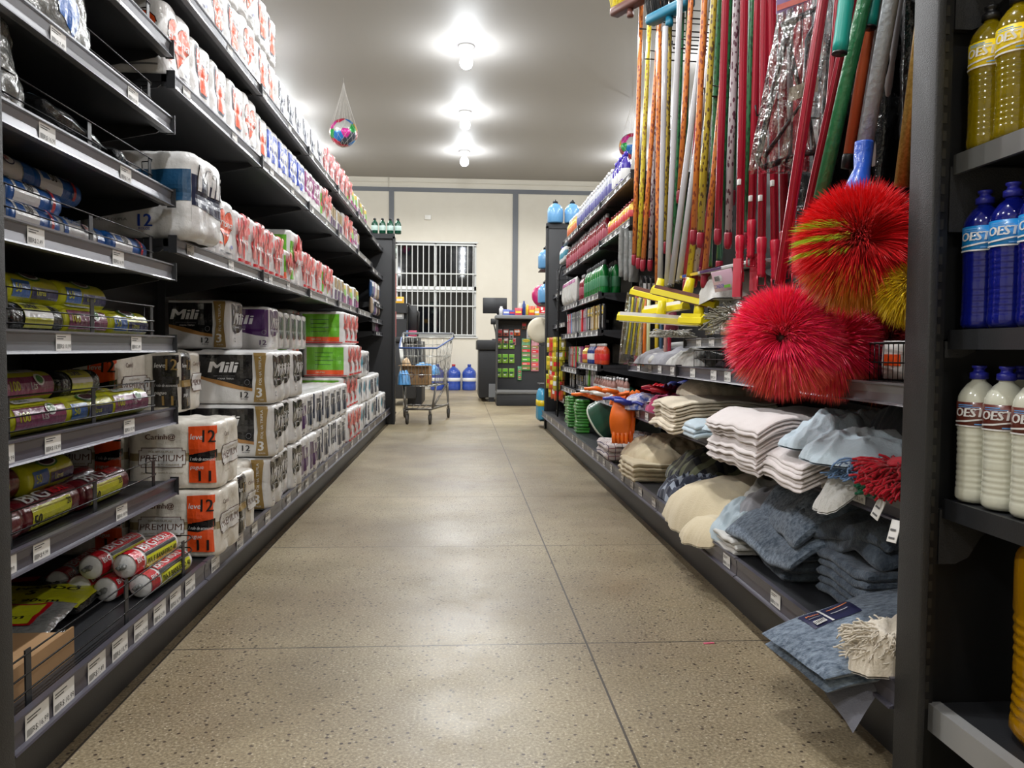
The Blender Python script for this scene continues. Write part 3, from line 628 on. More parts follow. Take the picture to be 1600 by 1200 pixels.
for yy in (5.27, 5.5, 5.72):
    for l in range(4):
        place_pack('gre', -.742-.03*(l % 2), yy+.012*l, bz+.218*l, 'tower %s' % {5.27: 'nearest', 5.5: 'middle', 5.72: 'farthest'}[yy], G0, j(.02))
for n_, (yy, L) in enumerate(((5.97, 3), (6.22, 3), (6.47, 3), (6.72, 2), (6.97, 2), (7.22, 2), (7.47, 1), (7.72, 1))):
    for l in range(L): place_pack('tea' if n_ < 2 or (n_+l) % 3 == 0 else 'nav', -.755+j(.01), yy, bz+.203*l, '%s column from far end' % nth(8-n_), G0, j(.02))
# --- long shelves
G1, G2, G3 = 'paper packs on the low long shelf', 'paper packs on the middle long shelf', 'paper packs on the top long shelf'
place_pack('mnb', -.765, 2.345, 1.108, 'near end of low shelf', G1, -.06)
y = 2.60
y = rowpacks(['per', 'per', 'nev', 'nev', 'nev', 'nev', 'nevs', 'nevt', 'nev', 'nev', 'nev', 'nevg', 'nevg'], y, -.838, 1.108, 'low shelf', G1)
y = rowpacks(['gp']*4, y+.02, -.85, 1.108, 'low shelf', G1, .02)
y = rowpacks(['yg', 'gp', 'yg', 'gp', 'yg'], y+.05, -.86, 1.108, 'low shelf', G1, .03)
y = rowpacks(['per', 'per2', 'per2', 'per2', 'per', 'per2', 'sb', 'sb', 'sb', 'sb', 'sp', 'sp', 'nevg', 'nevg'], 2.34, -.835, 1.568, 'middle shelf', G2)
y = rowpacks(['gp', 'gp', 'gp', 'gp', 'nev', 'nev', 'yg', 'sp', 'gp'], y+.03, -.845, 1.568, 'middle shelf', G2, .012)
y = rowpacks(['per2', 'per', 'per2', 'per2', 'per', 'per2', 'per2'], 2.34, -.838, 1.858, 'top shelf', G3, layers=2)
y = rowpacks(['perb', 'perb', 'perb', 'perb', 'perb'], y+.02, -.85, 1.858, 'top shelf', G3)
y = rowpacks(['perb', 'nev', 'nev', 'nev', 'nev', 'nev'], y+.01, -.845, 1.858, 'top shelf', G3)
y = rowpacks(['nevg', 'yg', 'yg', 'gp', 'yg', 'gp', 'yg'], y+.01, -.845, 1.858, 'top shelf', G3, .03)
tot = {}
for o, key, where, desc, group in todo: tot[(key, where)] = tot.get((key, where), 0)+1
for o, key, where, desc, group in todo:
    n = o['n']; del o['n']; T = tot[(key, where)]
    shelfrow = 'shelf' in where or 'run' in where or 'row' in where
    if T == 1: lab = '%s, %s' % (desc, where)
    elif shelfrow: lab = '%s, %s, %s from camera' % (desc, where, nth(n))
    else: lab = '%s, %s, %s' % (desc, where, ('lowest', 'second up', 'third up', 'fourth up', 'fifth up')[n-1])
    tag(o, lab, 'paper pack', group)
# ================================================================ bags and rolls in the fenced near bay
def mat_s(n, c, **k): a = dict(rough=.3, coat=.5, bump=.3, bscale=45); a.update(k); return M('foil_'+n, c, **a)
fdark = mat_s('dark', (26, 27, 28), rough=.2, bump=.7); fclear = mat_s('silver', (128, 130, 128), rough=.2, bump=.9, bscale=28); fyel = mat_s('yellow', (204, 206, 40)); fblue = mat_s('blue', (28, 92, 170)); fmag = mat_s('magenta', (128, 24, 84))
fred = mat_s('red', (186, 20, 34)); fwhi = mat_s('white', (222, 222, 222)); fdred = mat_s('dark_red', (96, 18, 28)); fnav = mat_s('navy', (22, 30, 90)); fgrn = mat_s('green', (60, 130, 50)); fbrn = mat_s('maroon', (70, 30, 40))
def roll_mesh(L, r, base, items, tuft=True):
    mb = MB(); pr = []
    prof = [(r*.35, -.004), (r*.8, 0), (r*.97, .004), (r, .012)]+[(r*(1+.012*math.sin(i*2.1)), .012+(L-.024)*i/10) for i in range(1, 10)]+[(r, L-.012), (r*.97, L-.004), (r*.8, L), (r*.35, L+.004)]
    M4 = Matrix.Rotation(math.pi/2, 4, 'Y'); M4 = Matrix.Translation((0, 0, r)) @ M4
    mb.lathe(prof, base, 24, M4=M4)
    if tuft:
        for x, sg in ((0, -1), (L, 1)):
            for k in range(3): mb.tube([(x, 0, r), (x+sg*.008, .003*(k-1), r+.003*(k-1)), (x+sg*.016, .008*(k-1), r+.006*(1-k))], .004, fclear, 5, rads=[.006, .004, .007])
    decals(mb, lambda s, t, o: (s, -(r*1.015+o)*math.cos(t/r), r+(r*1.015+o)*math.sin(t/r)), items, .03, .011, tcut=True)
    return mb.mesh('bag_roll')
def band(x0, x1, r, m, a0=-.6, a1=2.7): return rect(x0, a0*r, x1, a1*r, m)
rr_ = .031; RB_ = .0335
ROLLS = {
 'blue': ('blue and white bag roll', roll_mesh(.21, .031, fblue, [band(.02, .115, rr_, fwhi), band(.125, .2, rr_, fwhi, 1.2, 2.6), rect(.03, .25*rr_, .06, .85*rr_, fblue), tex('50', .065, .25*rr_, .02, black, bold=.03), tex('Litros', .13, 1.35*rr_, .012, fblue), tex('50', .03, 1.5*rr_, .022, fblue, bold=.03), band(.16, .172, rr_, fred)])),
 'whit': ('white bag roll with blue ends', roll_mesh(.21, .031, fwhi, [band(.0, .02, rr_, fblue), band(.17, .21, rr_, fblue), ell(.12, .6*rr_, .022, .4*rr_, fnav), ell(.12, .6*rr_, .018, .33*rr_, fwhi), tex('50', .105, .45*rr_, .011, fred, bold=.03), tex('SACO', .03, .5*rr_, .014, fblue, bold=.02), tex('50', .06, 1.5*rr_, .02, fblue, bold=.03)])),
 'yel': ('yellow bag roll printed 50', roll_mesh(.21, .034, fyel, [rect(.01, -.5*RB_, .08, .55*RB_, fblue), tex('50', .02, -.2*RB_, .018, fyel, bold=.03), rect(.085, -.5*RB_, .2, .2*RB_, fnav), ell(.1, 1.0*RB_, .045, .42*RB_, fgrn), ell(.1, 1.0*RB_, .036, .32*RB_, fwhi), ell(.1, 1.02*RB_, .03, .26*RB_, fbrn), tex('SUPER', .03, 1.55*RB_, .012, fnav, bold=.02), tex('Litros', .1, -.25*RB_, .012, fyel)])),
 'mag': ('yellow magenta bag roll printed 100', roll_mesh(.21, .034, fyel, [rect(.005, -.55*RB_, .2, .75*RB_, fmag), tex('100', .02, -.1*RB_, .02, fyel, bold=.04), tex('Lts', .1, -.1*RB_, .016, fwhi), ell(.14, .5*RB_, .02, .4*RB_, fwhi), ell(.14, .5*RB_, .013, .28*RB_, fgrn), rect(.03, 1.05*RB_, .15, 1.6*RB_, fwhi), tex('FORTE', .04, 1.15*RB_, .012, fgrn, bold=.02)])),
 'dark': ('dark bag roll with yellow band', roll_mesh(.21, .032, fdark, [band(.05, .16, rr_, fyel), rect(.05, .1*rr_, .16, .5*rr_, fwhi), tex('SUPER', .06, .7*rr_, .014, fnav, bold=.03), ell(.13, 1.6*rr_, .025, .3*rr_, fblue)])),
 'bigr': ('red yellow bag roll printed BIG', roll_mesh(.25, .036, fdred, [rect(.03, -.8*.036, .2, .55*.036, fyel), tex('50', .035, -.55*.036, .024, black, bold=.05), tex('Litros Uso geral', .08, -.5*.036, .010, black, fit=.11, bold=.02), tex('20', .175, .05*.036, .014, black, bold=.03), tex('BIG', .03, .85*.036, .03, fwhi, bold=.05, fit=.1), tex('ROLL', .145, .9*.036, .02, fred, bold=.05)])),
 'bigw': ('white bag roll lettered BIG ROLL', roll_mesh(.25, .031, fwhi, [band(.0, .045, .031, fred), rect(.055, -.5*.031, .23, .55*.031, fyel), tex('PIA E BANHEIRO 40', .06, -.1*.031, .013, black, fit=.165, bold=.03), rect(.055, .6*.031, .23, .85*.031, black), rect(.055, .9*.031, .23, 1.9*.031, fred), tex('BIG', .06, 1.05*.031, .022, fwhi, bold=.06, fit=.075), tex('ROLL', .145, 1.1*.031, .018, fwhi, bold=.04, fit=.07), tex('BIG', .004, .4*.031, .012, fwhi, bold=.04, fit=.036)])),
}
rollc = {}
def place_roll(key, X, Y, Z, where, rz=None, roll=0):
    desc, me = ROLLS[key]; k = (key, where); rollc.setdefault(k, [])
    o = put(me, 'bag_roll', None, (X, Y, Z), math.pi/2 if rz is None else rz)
    if roll: o.rotation_euler = (roll, 0, o.rotation_euler.z)
    rollc[k].append((o, desc, where)); return o
RS = random.Random(5)
SH = {1: .412, 2: .616, 3: .821, 4: 1.024, 5: 1.233, 6: 1.438, 7: 1.648}
def rollfield(z, keys, where, r, L, xs, layers=2, y0=1.37, n=4, skip=()):
    i = 0
    for l in range(layers):
        for c, X in enumerate(xs[:len(xs)-l]):
            for k in range(n - (1 if l else 0)):
                if (l, c, k) in skip: i += 1; continue
                xx = X-(xs[0]-xs[1])*.5*l if len(xs) > 1 else X
                place_roll(keys[i % len(keys)], xx+RS.uniform(-.003, .003), y0+k*(L+.014)+.06*l+RS.uniform(-.005, .005), z+l*r*1.76, where, math.pi/2+RS.uniform(-.04, .04)); i += 1
rollfield(SH[4], ['whit', 'blue'], 'on fourth fenced shelf', .031, .21, [-.895, -.965, -1.035], 2, 1.36, 4, skip=((1, 0, 2), (1, 1, 2)))
for k in range(3): place_roll('blue' if k != 1 else 'whit', -.968, 1.38+.225*k, SH[4]+.112, 'on fourth fenced shelf', 1.55)
rollfield(SH[3], ['yel', 'dark', 'mag', 'yel', 'mag', 'dark', 'yel'], 'on third fenced shelf', .034, .21, [-.897, -.97, -1.045], 2, 1.365, 4)
rollfield(SH[2], ['yel', 'mag', 'yel', 'mag'], 'on second fenced shelf', .034, .21, [-.9, -.975, -1.05], 1, 1.33+.04, 4)
for k in range(3): place_roll(['yel', 'mag', 'dark'][k], -.94, 1.41+.23*k, SH[2]+.059, 'on second fenced shelf', 1.6)
rollfield(SH[1], ['bigr'], 'on lowest fenced shelf', .036, .25, [-.9, -.98, -1.06], 1, 1.36, 3)
for k in range(2): place_roll(['bigr', 'yel'][k], -.945, 1.47+.27*k, SH[1]+.062, 'on lowest fenced shelf', 1.62)
for q in ((-.80, 2.02, 0, 1.50), (-.872, 1.99, 0, 1.50), (-.944, 2.01, 0, 1.55), (-1.016, 2.05, 0, 1.6), (-.838, 2.005, .055, 1.5), (-.912, 1.995, .055, 1.52)):
    place_roll('bigw', q[0], q[1], .167+q[2], 'in base deck pile', q[3], RS.uniform(-.3, .3) if q[2] else 0)
for (key, where), L_ in rollc.items():
    for n, (o, desc, wh) in enumerate(L_): tag(o, '%s %s, %s from near end' % (desc, wh, nth(n+1)) if len(L_) > 1 else '%s %s' % (desc, wh), 'bag roll', 'bag rolls '+wh)
def pillow(w, d, t, base, seed=1, items=(), amp=.006, nu=40, p=3.2, fr=14):
    mb = MB()
    def f(u, v, sg, off=0):
        a, b = 2*u-1, 2*v-1; e = max(0, (1-abs(a)**p)*(1-abs(b)**p)); n = noise.noise(Vector((u*w*fr+seed, v*d*fr, sg*3.)))+.5*abs(noise.noise(Vector((u*w*fr*2.6, v*d*fr*2.6+seed, sg))))
        ex = 1+.03*noise.noise(Vector((b*3, seed, 0))); ey = 1+.03*noise.noise(Vector((a*3, seed, 5)))
        return (a*w/2*ex, b*d/2*ey, t/2+sg*(t/2*e**.45+amp*n*min(1, e*4)+off))
    mb.grid(lambda u, v: f(u, v, 1), nu, nu, base); mb.grid(lambda u, v: f(u, v, -1), nu, nu, base, flip=True)
    decals(mb, lambda s, q, o: f(min(max(s/w, 0), 1), min(max(q/d, 0), 1), 1, o+.0008), items, .014, .014)
    return mb
F_ = 'plastic bag packs'
def bagpack(name, mbb, loc, rot, label): o = mbb.build(name, None, loc, rot=rot); tag(o, label, 'bag pack', F_); return o
st = math.pi/2
fig = [poly([(.12, .06), (.2, .02), (.24, .08), (.2, .12), (.25, .17), (.17, .2), (.11, .16), (.15, .11)], fblue), rect(.05, .17, .1, .2, fred), ell(.2, .16, .02, .03, fwhi)]
bagpack('bag_pack', pillow(.32, .23, .10, fclear, 3, fig, .01), (-.93, 1.74, SH[6]+.10), (st*.93, 0, st), 'clear bag pack with large blue figure print, standing on upper fenced shelf')
bagpack('bag_pack', pillow(.26, .22, .09, fclear, 8, [rect(.03, .1, .2, .18, fblue)], .01), (-.93, 1.45, SH[6]+.10), (st*.92, 0, st), 'clear bag pack with blue bar, standing beside blue figure bag')
bagpack('bag_pack', pillow(.22, .2, .05, fclear, 18, [rect(.03, .1, .2, .12, fblue)], .008), (-.98, 2.08, SH[6]+.012), (0, 0, st), 'flat clear bag pack at the far end of upper fenced shelf')
bagpack('bag_pack', pillow(.3, .2, .08, fclear, 4, [rect(.03, .12, .2, .17, fblue)], .01), (-.95, 1.9, SH[7]+.09), (st*.95, 0, st), 'clear blue printed bag pack on the topmost visible fenced shelf')
bagpack('bag_pack', pillow(.26, .19, .07, fclear, 11, [rect(.02, .02, .08, .06, fgrn)], .014), (-.92, 1.52, SH[5]+.09), (st*.9, 0, st), 'silvery wrinkled bag pack standing on fifth fenced shelf')
bagpack('bag_pack', pillow(.30, .26, .06, fdark, 13, [rect(.03, .02, .2, .05, mat_s('greyblue', (90, 110, 120)))], .012), (-.975, 1.83, SH[5]+.018), (0, .1, st), 'black shiny bag pack lying on fifth fenced shelf')
bagpack('bag_pack', pillow(.28, .24, .05, fdark, 17, [], .012), (-.965, 2.08, SH[5]+.005), (0, .02, st+.2), 'thin black bag pack farthest along fifth fenced shelf')
bagpack('bag_pack', pillow(.3, .28, .035, fdark, 21, [rect(.02, .02, .29, .17, fyel), tex('XO PESADO', .03, .13, .022, black, fit=.22, bold=.04), tex('5', .15, .085, .03, black, bold=.06), tex('908', .03, .085, .026, black, bold=.06), tex('5cm X 90cm', .04, .04, .018, black, fit=.2, bold=.03), rect(.03, .2, .12, .24, fred), ell(.2, .22, .03, .02, fwhi)], .005), (-1.03, 1.98, .17), (0, 0, .06), 'flat yellow and black heavy duty bag pack lying deep on base deck')
bagpack('bag_pack', pillow(.26, .2, .03, fclear, 24, [rect(.02, .04, .22, .17, fred), rect(.03, .05, .21, .16, fyel), tex('X 105cm', .04, .08, .024, black, fit=.15, bold=.04)], .006), (-.99, 1.74, .19), (.05, 0, .12), 'flat clear bag pack with yellow 105cm print beside fence')
bagpack('bag_pack', pillow(.26, .2, .03, fdark, 27, [rect(.02, .03, .2, .05, fyel), rect(.02, .05, .2, .06, fred)], .006), (-.975, 1.66, .168), (0, 0, .0), 'flat dark bag pack with red and yellow edge under the 105cm pack')
mb = MB(); card = M('cardboard', (164, 128, 88), rough=.8, bump=.1); mb.rbox(-1.0, 1.43, .167, -.79, 1.66, .212, card, .002); mb.box(-.792, 1.43, .165, -.788, 1.655, .225, card)
tag(mb.build('cardboard_box'), 'low brown cardboard box behind the base fence near the left post', 'box')
# ================================================================ cloths on the right gondola
def fab(n, c, c2=None, **k): a = dict(rough=.9, bump=.25, bscale=220, sheen=.2, spec=.2); a.update(k); return M('cloth_'+n, c, col2=c2, **a)
cwhite = fab('white', (216, 208, 206)); ccream = fab('cream', (212, 198, 168)); cecru = fab('ecru', (220, 208, 186)); cblue = fab('pale_blue', (188, 204, 214)); cgrey = fab('grey', (150, 150, 156)); coffw = fab('off_white', (205, 204, 200)); cdark = fab('charcoal', (62, 66, 70)); ctan = fab('tan', (120, 106, 84))
felt = fab('felt', (68, 82, 100), (138, 152, 168), var=.30, vscale=48, bump=.5, bscale=160, stretch=(1, 2.2, 2.2)); felt2 = fab('felt_dark', (54, 64, 78), (104, 116, 130), var=.34, vscale=30, bump=.5, bscale=160)
def plaid(name, c0, c1, c2, sx, sy, wd=.12):
    m = M(name, c0, rough=.9, sheen=.2); N, L = m.node_tree.nodes, m.node_tree.links; b = N['Principled BSDF']; tc = N.new('ShaderNodeTexCoord'); sp = N.new('ShaderNodeSeparateXYZ'); L.new(tc.outputs['Object'], sp.inputs[0]); prev = None
    for out, sc, c in ((0, sx, c1), (1, sy, c2)):
        a = N.new('ShaderNodeMath'); a.operation = 'MULTIPLY'; a.inputs[1].default_value = sc; L.new(sp.outputs[out], a.inputs[0])
        f = N.new('ShaderNodeMath'); f.operation = 'FRACT'; L.new(a.outputs[0], f.inputs[0]); g = N.new('ShaderNodeMath'); g.operation = 'LESS_THAN'; g.inputs[1].default_value = wd; L.new(f.outputs[0], g.inputs[0])
        x = N.new('ShaderNodeMix'); x.data_type = 'RGBA'; L.new(g.outputs[0], x.inputs[0]); x.inputs[7].default_value = rgb(c)
        if prev: L.new(prev, x.inputs[6])
        else: x.inputs[6].default_value = rgb(c0)
        prev = x.outputs[2]
    L.new(prev, b.inputs['Base Color']); return m
pl1 = plaid('cloth_plaid_white', (214, 206, 204), (70, 66, 96), (150, 84, 92), 26, 26, .09); pl2 = plaid('cloth_plaid_olive', (70, 70, 62), (34, 36, 46), (120, 124, 98), 14, 17, .4); pl3 = plaid('cloth_stripe_blue', (150, 160, 176), (28, 34, 54), (60, 66, 84), 34, 12, .45)
def folded(w, l, t, mat, seed, amp=.006, droopx=None, taper=.0, fr=7, ny=26, xs=None):
    """slab with a rounded fold facing -X; local x 0..w, y 0..l; waves shared through seed"""
    rs = random.Random(seed*7+int(t*1e5)); mb = MB(); nx = 18; K = []
    r = t/2
    for i in range(7): a = math.pi/2+math.pi*i/6; K.append((r+r*math.cos(a), r+r*math.sin(a)))
    for i in range(1, nx): K.append((r+(w-2*r)*i/nx, 0))
    for i in range(7): a = -math.pi/2+math.pi*i/6; K.append((w-r+r*math.cos(a), r+r*math.sin(a)))
    for i in range(1, nx): K.append((w-r-(w-2*r)*i/nx, t))
    n = len(K); jx = rs.uniform(-.006, .006); e0, e1 = rs.uniform(-.01, .01), rs.uniform(-.01, .01)
    def P_(k, v):
        x, z = K[k % n]; y = v*l; ed = min(1, min(v, 1-v)*l/.008); z = r+(z-r)*(.35+.65*math.sqrt(max(0, 1-(1-ed)**2)))
        wv = amp*noise.noise(Vector((x*fr, y*fr, seed)))+amp*.4*noise.noise(Vector((x*fr*2.7, y*fr*2.7, seed+9)))
        xx = x+jx+.008*noise.noise(Vector((y*9, seed, z*30)))+e0*(v-.5)
        yy = y+e1*(x/w)
        if droopx is not None and x < droopx: wv -= (droopx-x)**2*3.2
        return (xx, yy, z+wv)
    vs = [P_(k, q/ny) for q in range(ny+1) for k in range(n)]
    mb.add(vs, [(q*n+k, q*n+(k+1) % n, (q+1)*n+(k+1) % n, (q+1)*n+k) for q in range(ny) for k in range(n)], mat, True)
    mb.add([vs[k] for k in range(n)], [tuple(range(n))], mat); mb.add([vs[ny*n+k] for k in range(n)], [tuple(range(n))[::-1]], mat)
    return mb
def stack(X, Y, Z, w, l, t, n, mat, name, desc, where, group, seed, droopx=None, amp=.008, grow=.0, rz=0, cat='cloth'):
    z = Z
    for i in range(n):
        mb = folded(w, l, t*1.06, mat, seed, amp, droopx)
        pos = 'bottom' if i == 0 else 'top' if i == n-1 else nth(i+1)+' up'
        rr = random.Random(seed+i)
        o = mb.build(name, None, (X+rr.uniform(-.006, .006)+grow*i, Y+rr.uniform(-.008, .008), z), rz+rr.uniform(-.03, .03)); z += t
        tag(o, '%s, %s, %s' % (desc, where, pos), cat, group)
    return z
def crumple(w, d, h, mat, seed, fr=9, amp=.03, nu=60, p=2.6, droop=None, fold=1.0):
    mb = MB()
    def f(u, v, top=True):
        a, b = 2*u-1, 2*v-1; e = max(0, (1-abs(a)**p)*(1-abs(b)**p)); q = Vector((u*w*fr+seed*3.1, v*d*fr, seed))
        wx = noise.noise(q*.6)*.6; q2 = q+Vector((wx, wx, 0)); rg = 1-abs(noise.noise(q2))*2.2; rg2 = 1-abs(noise.noise(q2*2.1+Vector((5, 5, 5))))*2
        a0, b0 = a, b; a, b = a0*math.sqrt(1-.30*b0*b0), b0*math.sqrt(1-.30*a0*a0)
        x = a*w/2*(1+.10*noise.noise(Vector((b*2.2, seed, 0)))+.03*noise.noise(Vector((b*9, seed, 0)))); y = b*d/2*(1+.10*noise.noise(Vector((a*2.2, seed, 7)))+.03*noise.noise(Vector((a*9, seed, 7))))
        z = h*e**.5*(.72+.28*noise.noise(q*.5))+amp*e**.4*(fold*rg*.62+rg2*.32+(1-abs(noise.noise(q2*4.6))*2)*.12) if top else 0
        z = max(z, 0.004*(1 if top else 0)) 
        if droop and x < droop[0]: z -= (droop[0]-x)*droop[1]
        return (x, y, z)
    mb.grid(lambda u, v: f(u, v), nu, nu, mat); mb.grid(lambda u, v: f(u, v, False), nu, nu, mat, flip=True); return mb
GB, GM, GU = 'cloths on the right base deck', 'cloths on the right middle shelf', 'cloths on the right upper shelf'
def cl(mbb, loc, rz, label, group, name='cloth', cat='cloth', rot=None): o = mbb.build(name, None, loc, rz, rot); return tag(o, label, cat, group)
DB, DM, DU = .182, .495, .73
# base deck, far to near
def scour(me=[None]):
    if me[0] is None:
        mb = MB(); mb.rbox(-.065, -.05, 0, .065, .05, .02, M('foil_green', (26, 58, 44), rough=.25, coat=.6, bump=.8, bscale=60), .006); mb.rbox(-.05, -.04, .0195, .05, .04, .0225, M('foil_grey', (110, 124, 118), rough=.2, coat=.5, bump=.6), .001); me[0] = mb.mesh('scouring_pad_pack')
    return me[0]
for s_, (X, Y, n) in enumerate(((.93, 6.62, 10), (.90, 6.3, 11), (.90, 5.85, 11))):
    for i in range(n):
        o = put(scour(), 'scouring_pad_pack', None, (X+j(.005), Y+j(.006), DB+.0225*i), st+j(.1)); tag(o, 'dark green wrapped scouring pad pack, %s stack, %s from bottom' % (('farthest', 'middle', 'nearest')[s_], nth(i+1)), 'scouring pad', 'scouring pads stacked on the right base')
mb = MB(); gm = M('plastic_dark_green', (28, 70, 52), rough=.3, coat=.3); prb = []
for i in range(25): prb.append((.15-.04*i/24+.005*(i % 2), i*.011))
M4 = Matrix.Rotation(.9, 4, 'Y'); mb.lathe(prb+[(.06, .27), (0, .268)], gm, 32, M4=M4, sq=2.6); mb.lathe([(0, -.012), (.12, -.012), (.155, -.004), (.158, .006), (.15, .012)], M('mat_pale', (170, 176, 160), rough=.5), 32, M4=M4, sq=2.6)
tag(mb.build('basin', None, (.97, 5.2, DB+.135), rot=(0, 0, -.9)), 'ribbed dark green tub tipped on its side beside scouring pads', 'tub', None)
z = stack(.815, 4.3, DB, .38, .42, .045, 2, pl1, 'towel', 'white plaid folded towel', 'beside the green tub', 'plaid towels', 31, amp=.012, cat='towel')
cl(crumple(.36, .3, .06, pl1, 33, 9, .03), (1.0, 4.42, z-.01), 0, 'white plaid towel crumpled on top of the folded plaid pair', GB, 'towel', 'towel')
z = stack(.80, 3.62, DB, .36, .34, .022, 4, ccream, 'cloth', 'cream folded cloth', 'beside the plaid towels', GB, 37, amp=.014)
cl(crumple(.44, .5, .09, ccream, 41, 7, .05), (1.06, 3.9, z-.01), .3, 'cream cloth heaped on the folded cream cloths', GB)
cl(crumple(.4, .34, .12, pl2, 43, 7, .05), (1.1, 3.35, DB+.06), .2, 'dark olive plaid cloth draped behind the blue striped bundle', GB)
cl(crumple(.36, .4, .06, ctan, 44, 7, .03), (1.1, 3.35, DB), .1, 'brown fringed cloth lying under the dark olive plaid', GB)
cl(crumple(.30, .34, .11, pl3, 45, 14, .05), (.98, 3.18, DB), .1, 'blue and white striped cloth bundle on the right base deck', GB)
cl(crumple(.5, .52, .19, ccream, 47, 3.5, .045, p=2.2, droop=(-.18, .5)), (1.03, 2.82, DB), .25, 'large cream sack cloth bulging over the base edge', GB)
cl(crumple(.36, .3, .15, coffw, 48, 7, .07), (1.12, 2.66, DB+.02), .5, 'crumpled off-white cloth with long folds behind the light blue one', GB)
cl(crumple(.30, .24, .08, ccream, 49, 5, .03, droop=(-.08, .4)), (.90, 2.60, DB), .2, 'small cream cloth at the base edge in front of light blue one', GB)
cl(crumple(.30, .24, .11, cblue, 51, 8, .06), (.96, 2.50, DB+.01), .6, 'light blue rumpled cloth between cream and felt blankets', GB)
cl(crumple(.46, .36, .19, cgrey, 52, 6, .09), (1.10, 2.42, DB), .2, 'grey crumpled cloth with long ridges behind light blue one', GB)
z = stack(.82, 2.30, DB, .26, .17, .016, 3, coffw, 'cloth', 'small off-white folded cloth', 'at the edge before the felt blankets', GB, 53, amp=.01)
# felt blankets
GF = 'grey blue felt blankets'
z = stack(.87, 2.05, DB, .36, .26, .026, 3, felt2, 'blanket', 'grey blue felt blanket', 'far felt pile', GF, 57, amp=.014, cat='blanket')
cl(folded(.46, .40, .034, felt, 58, .03, .12, fr=4.5), (.85, 1.97, z+.012), .08, 'grey blue felt blanket folded flat beneath the slumped far one', GF, 'blanket', 'blanket')
cl(folded(.5, .36, .05, felt, 59, .06, .14, fr=5), (.87, 1.99, z+.07), -.10, 'grey blue felt blanket slumped over the far felt pile', GF, 'blanket', 'blanket')
z2 = stack(.93, 1.74, DB, .36, .24, .022, 5, felt2, 'blanket', 'dark grey blue felt blanket', 'near felt pile', GF, 61, amp=.014, cat='blanket')
cl(folded(.4, .30, .04, felt2, 62, .03, .08, fr=5), (.96, 1.74, z2+.01), .1, 'dark grey blue felt blanket folded beneath the draped near one', GF, 'blanket', 'blanket')
cl(folded(.44, .34, .05, felt2, 63, .05, .10, fr=6), (.98, 1.74, z2+.06), .22, 'grey blue felt blanket draped over the near felt pile', GF, 'blanket', 'blanket')
def slab_quad(A, B, Cc, D, t, mat, seed, bulge=.0, amp=.004, sag=0, n=30):
    A, B, Cc, D = map(Vector, (A, B, Cc, D)); mb = MB()
    def f(u, v, sg):
        p = A*(1-u)*(1-v)+B*u*(1-v)+Cc*u*v+D*(1-u)*v; e = max(0, (1-abs(2*u-1)**10)*(1-abs(2*v-1)**10))**.5
        z = bulge*math.sin(math.pi*u)*math.sin(math.pi*v)+amp*noise.noise(p*14+Vector((seed, 0, 0)))
        q = .01*noise.noise(Vector((p.x*9, p.y*9, seed)))
        return (p.x+q, p.y+q, p.z+z+sg*t/2*e)
    mb.grid(lambda u, v: f(u, v, 1), n, n, mat); mb.grid(lambda u, v: f(u, v, -1), n, n, mat, flip=True); return mb, f
A, B, Cc, D = (.655, 1.66, .188), (1.14, 1.84, .255), (1.10, 1.475, .25), (.70, 1.455, .172)
mb, f1 = slab_quad(A, B, Cc, D, .032, felt, 3, .02); hb = mb.build('blanket'); tag(hb, 'grey blue felt blanket with navy paper label, jutting over the base edge', 'blanket', GF)
mb, _ = slab_quad(*[(x+.012, y+.012, z-.030) for x, y, z in (A, B, Cc, D)], .028, felt, 4, .02); tag(mb.build('blanket'), 'grey blue felt blanket directly under the labelled one', 'blanket', GF)
mb, _ = slab_quad((.735, 1.66, .145), (.80, 1.70, .17), (.86, 1.5, .17), (.745, 1.43, .075), .012, fab('thin_grey', (112, 112, 120)), 5, .0); tag(mb.build('cloth'), 'thin grey cloth corner drooping below the jutting felt blanket', 'cloth', GB)
mb = MB(); cn = M('label_navy', (36, 38, 74), rough=.3, coat=.4)
def g1(s, t, o): q = f1(.16+s, .10+t, 1); return (q[0], q[1], q[2]+.0015+o)
mb.grid(lambda u, v: g1(u*.26, v*.30, 0), 12, 12, cn); 
decals(mb, lambda s, t, o: g1(s, .3-t, o+.0004), [rect(.1, .0, .112, .3, Wh), tex('Manta', .02, .2, .03, M('label_orange', (220, 120, 50)), fit=.07), rect(.02, .15, .085, .165, Wgy), rect(.13, .2, .24, .215, M('label_orange')), rect(.13, .12, .22, .13, Wh), rect(.02, .02, .08, .09, Wh)]+[rect(.022+.008*i, .03, .026+.008*i, .08, black) for i in range(7)], .05, .05)
mb.build('paper_label', hb)
# strands
def fringe(c, n, rad, L, mat, seed, r0=.0022, up=.4, flat=.5, droop=.5, segs=4, bias=(0, 0, 0)):
    rs = random.Random(seed); mb = MB()
    for i in range(n):
        a = rs.uniform(0, 2*math.pi); q = rs.random()**.5*rad; p = Vector((c[0]+q*math.cos(a), c[1]+q*math.sin(a), c[2]+rs.uniform(0, rad*flat))); d = Vector((math.cos(a+rs.uniform(-.7, .7)), math.sin(a+rs.uniform(-.7, .7)), rs.uniform(-.2, up)))+Vector(bias)
        pts = [p.copy()]
        for k in range(segs): p = p+d.normalized()*L/segs*rs.uniform(.6, 1.3); d.z -= droop/segs*1.5; d += Vector((rs.uniform(-.4, .4), rs.uniform(-.4, .4), rs.uniform(-.3, .3))); p.z = max(p.z, c[2]-.9*L if bias[0] else c[2]); pts.append(p.copy())
        mb.tube(pts, r0, mat, 4)
    return mb
mopw = fab('mop_white', (216, 206, 190)); mopr = fab('mop_red', (170, 14, 34)); mopb = fab('mop_blue', (110, 140, 180)); mopg = fab('mop_green', (20, 88, 60)); mopk = fab('mop_dark', (58, 62, 68))
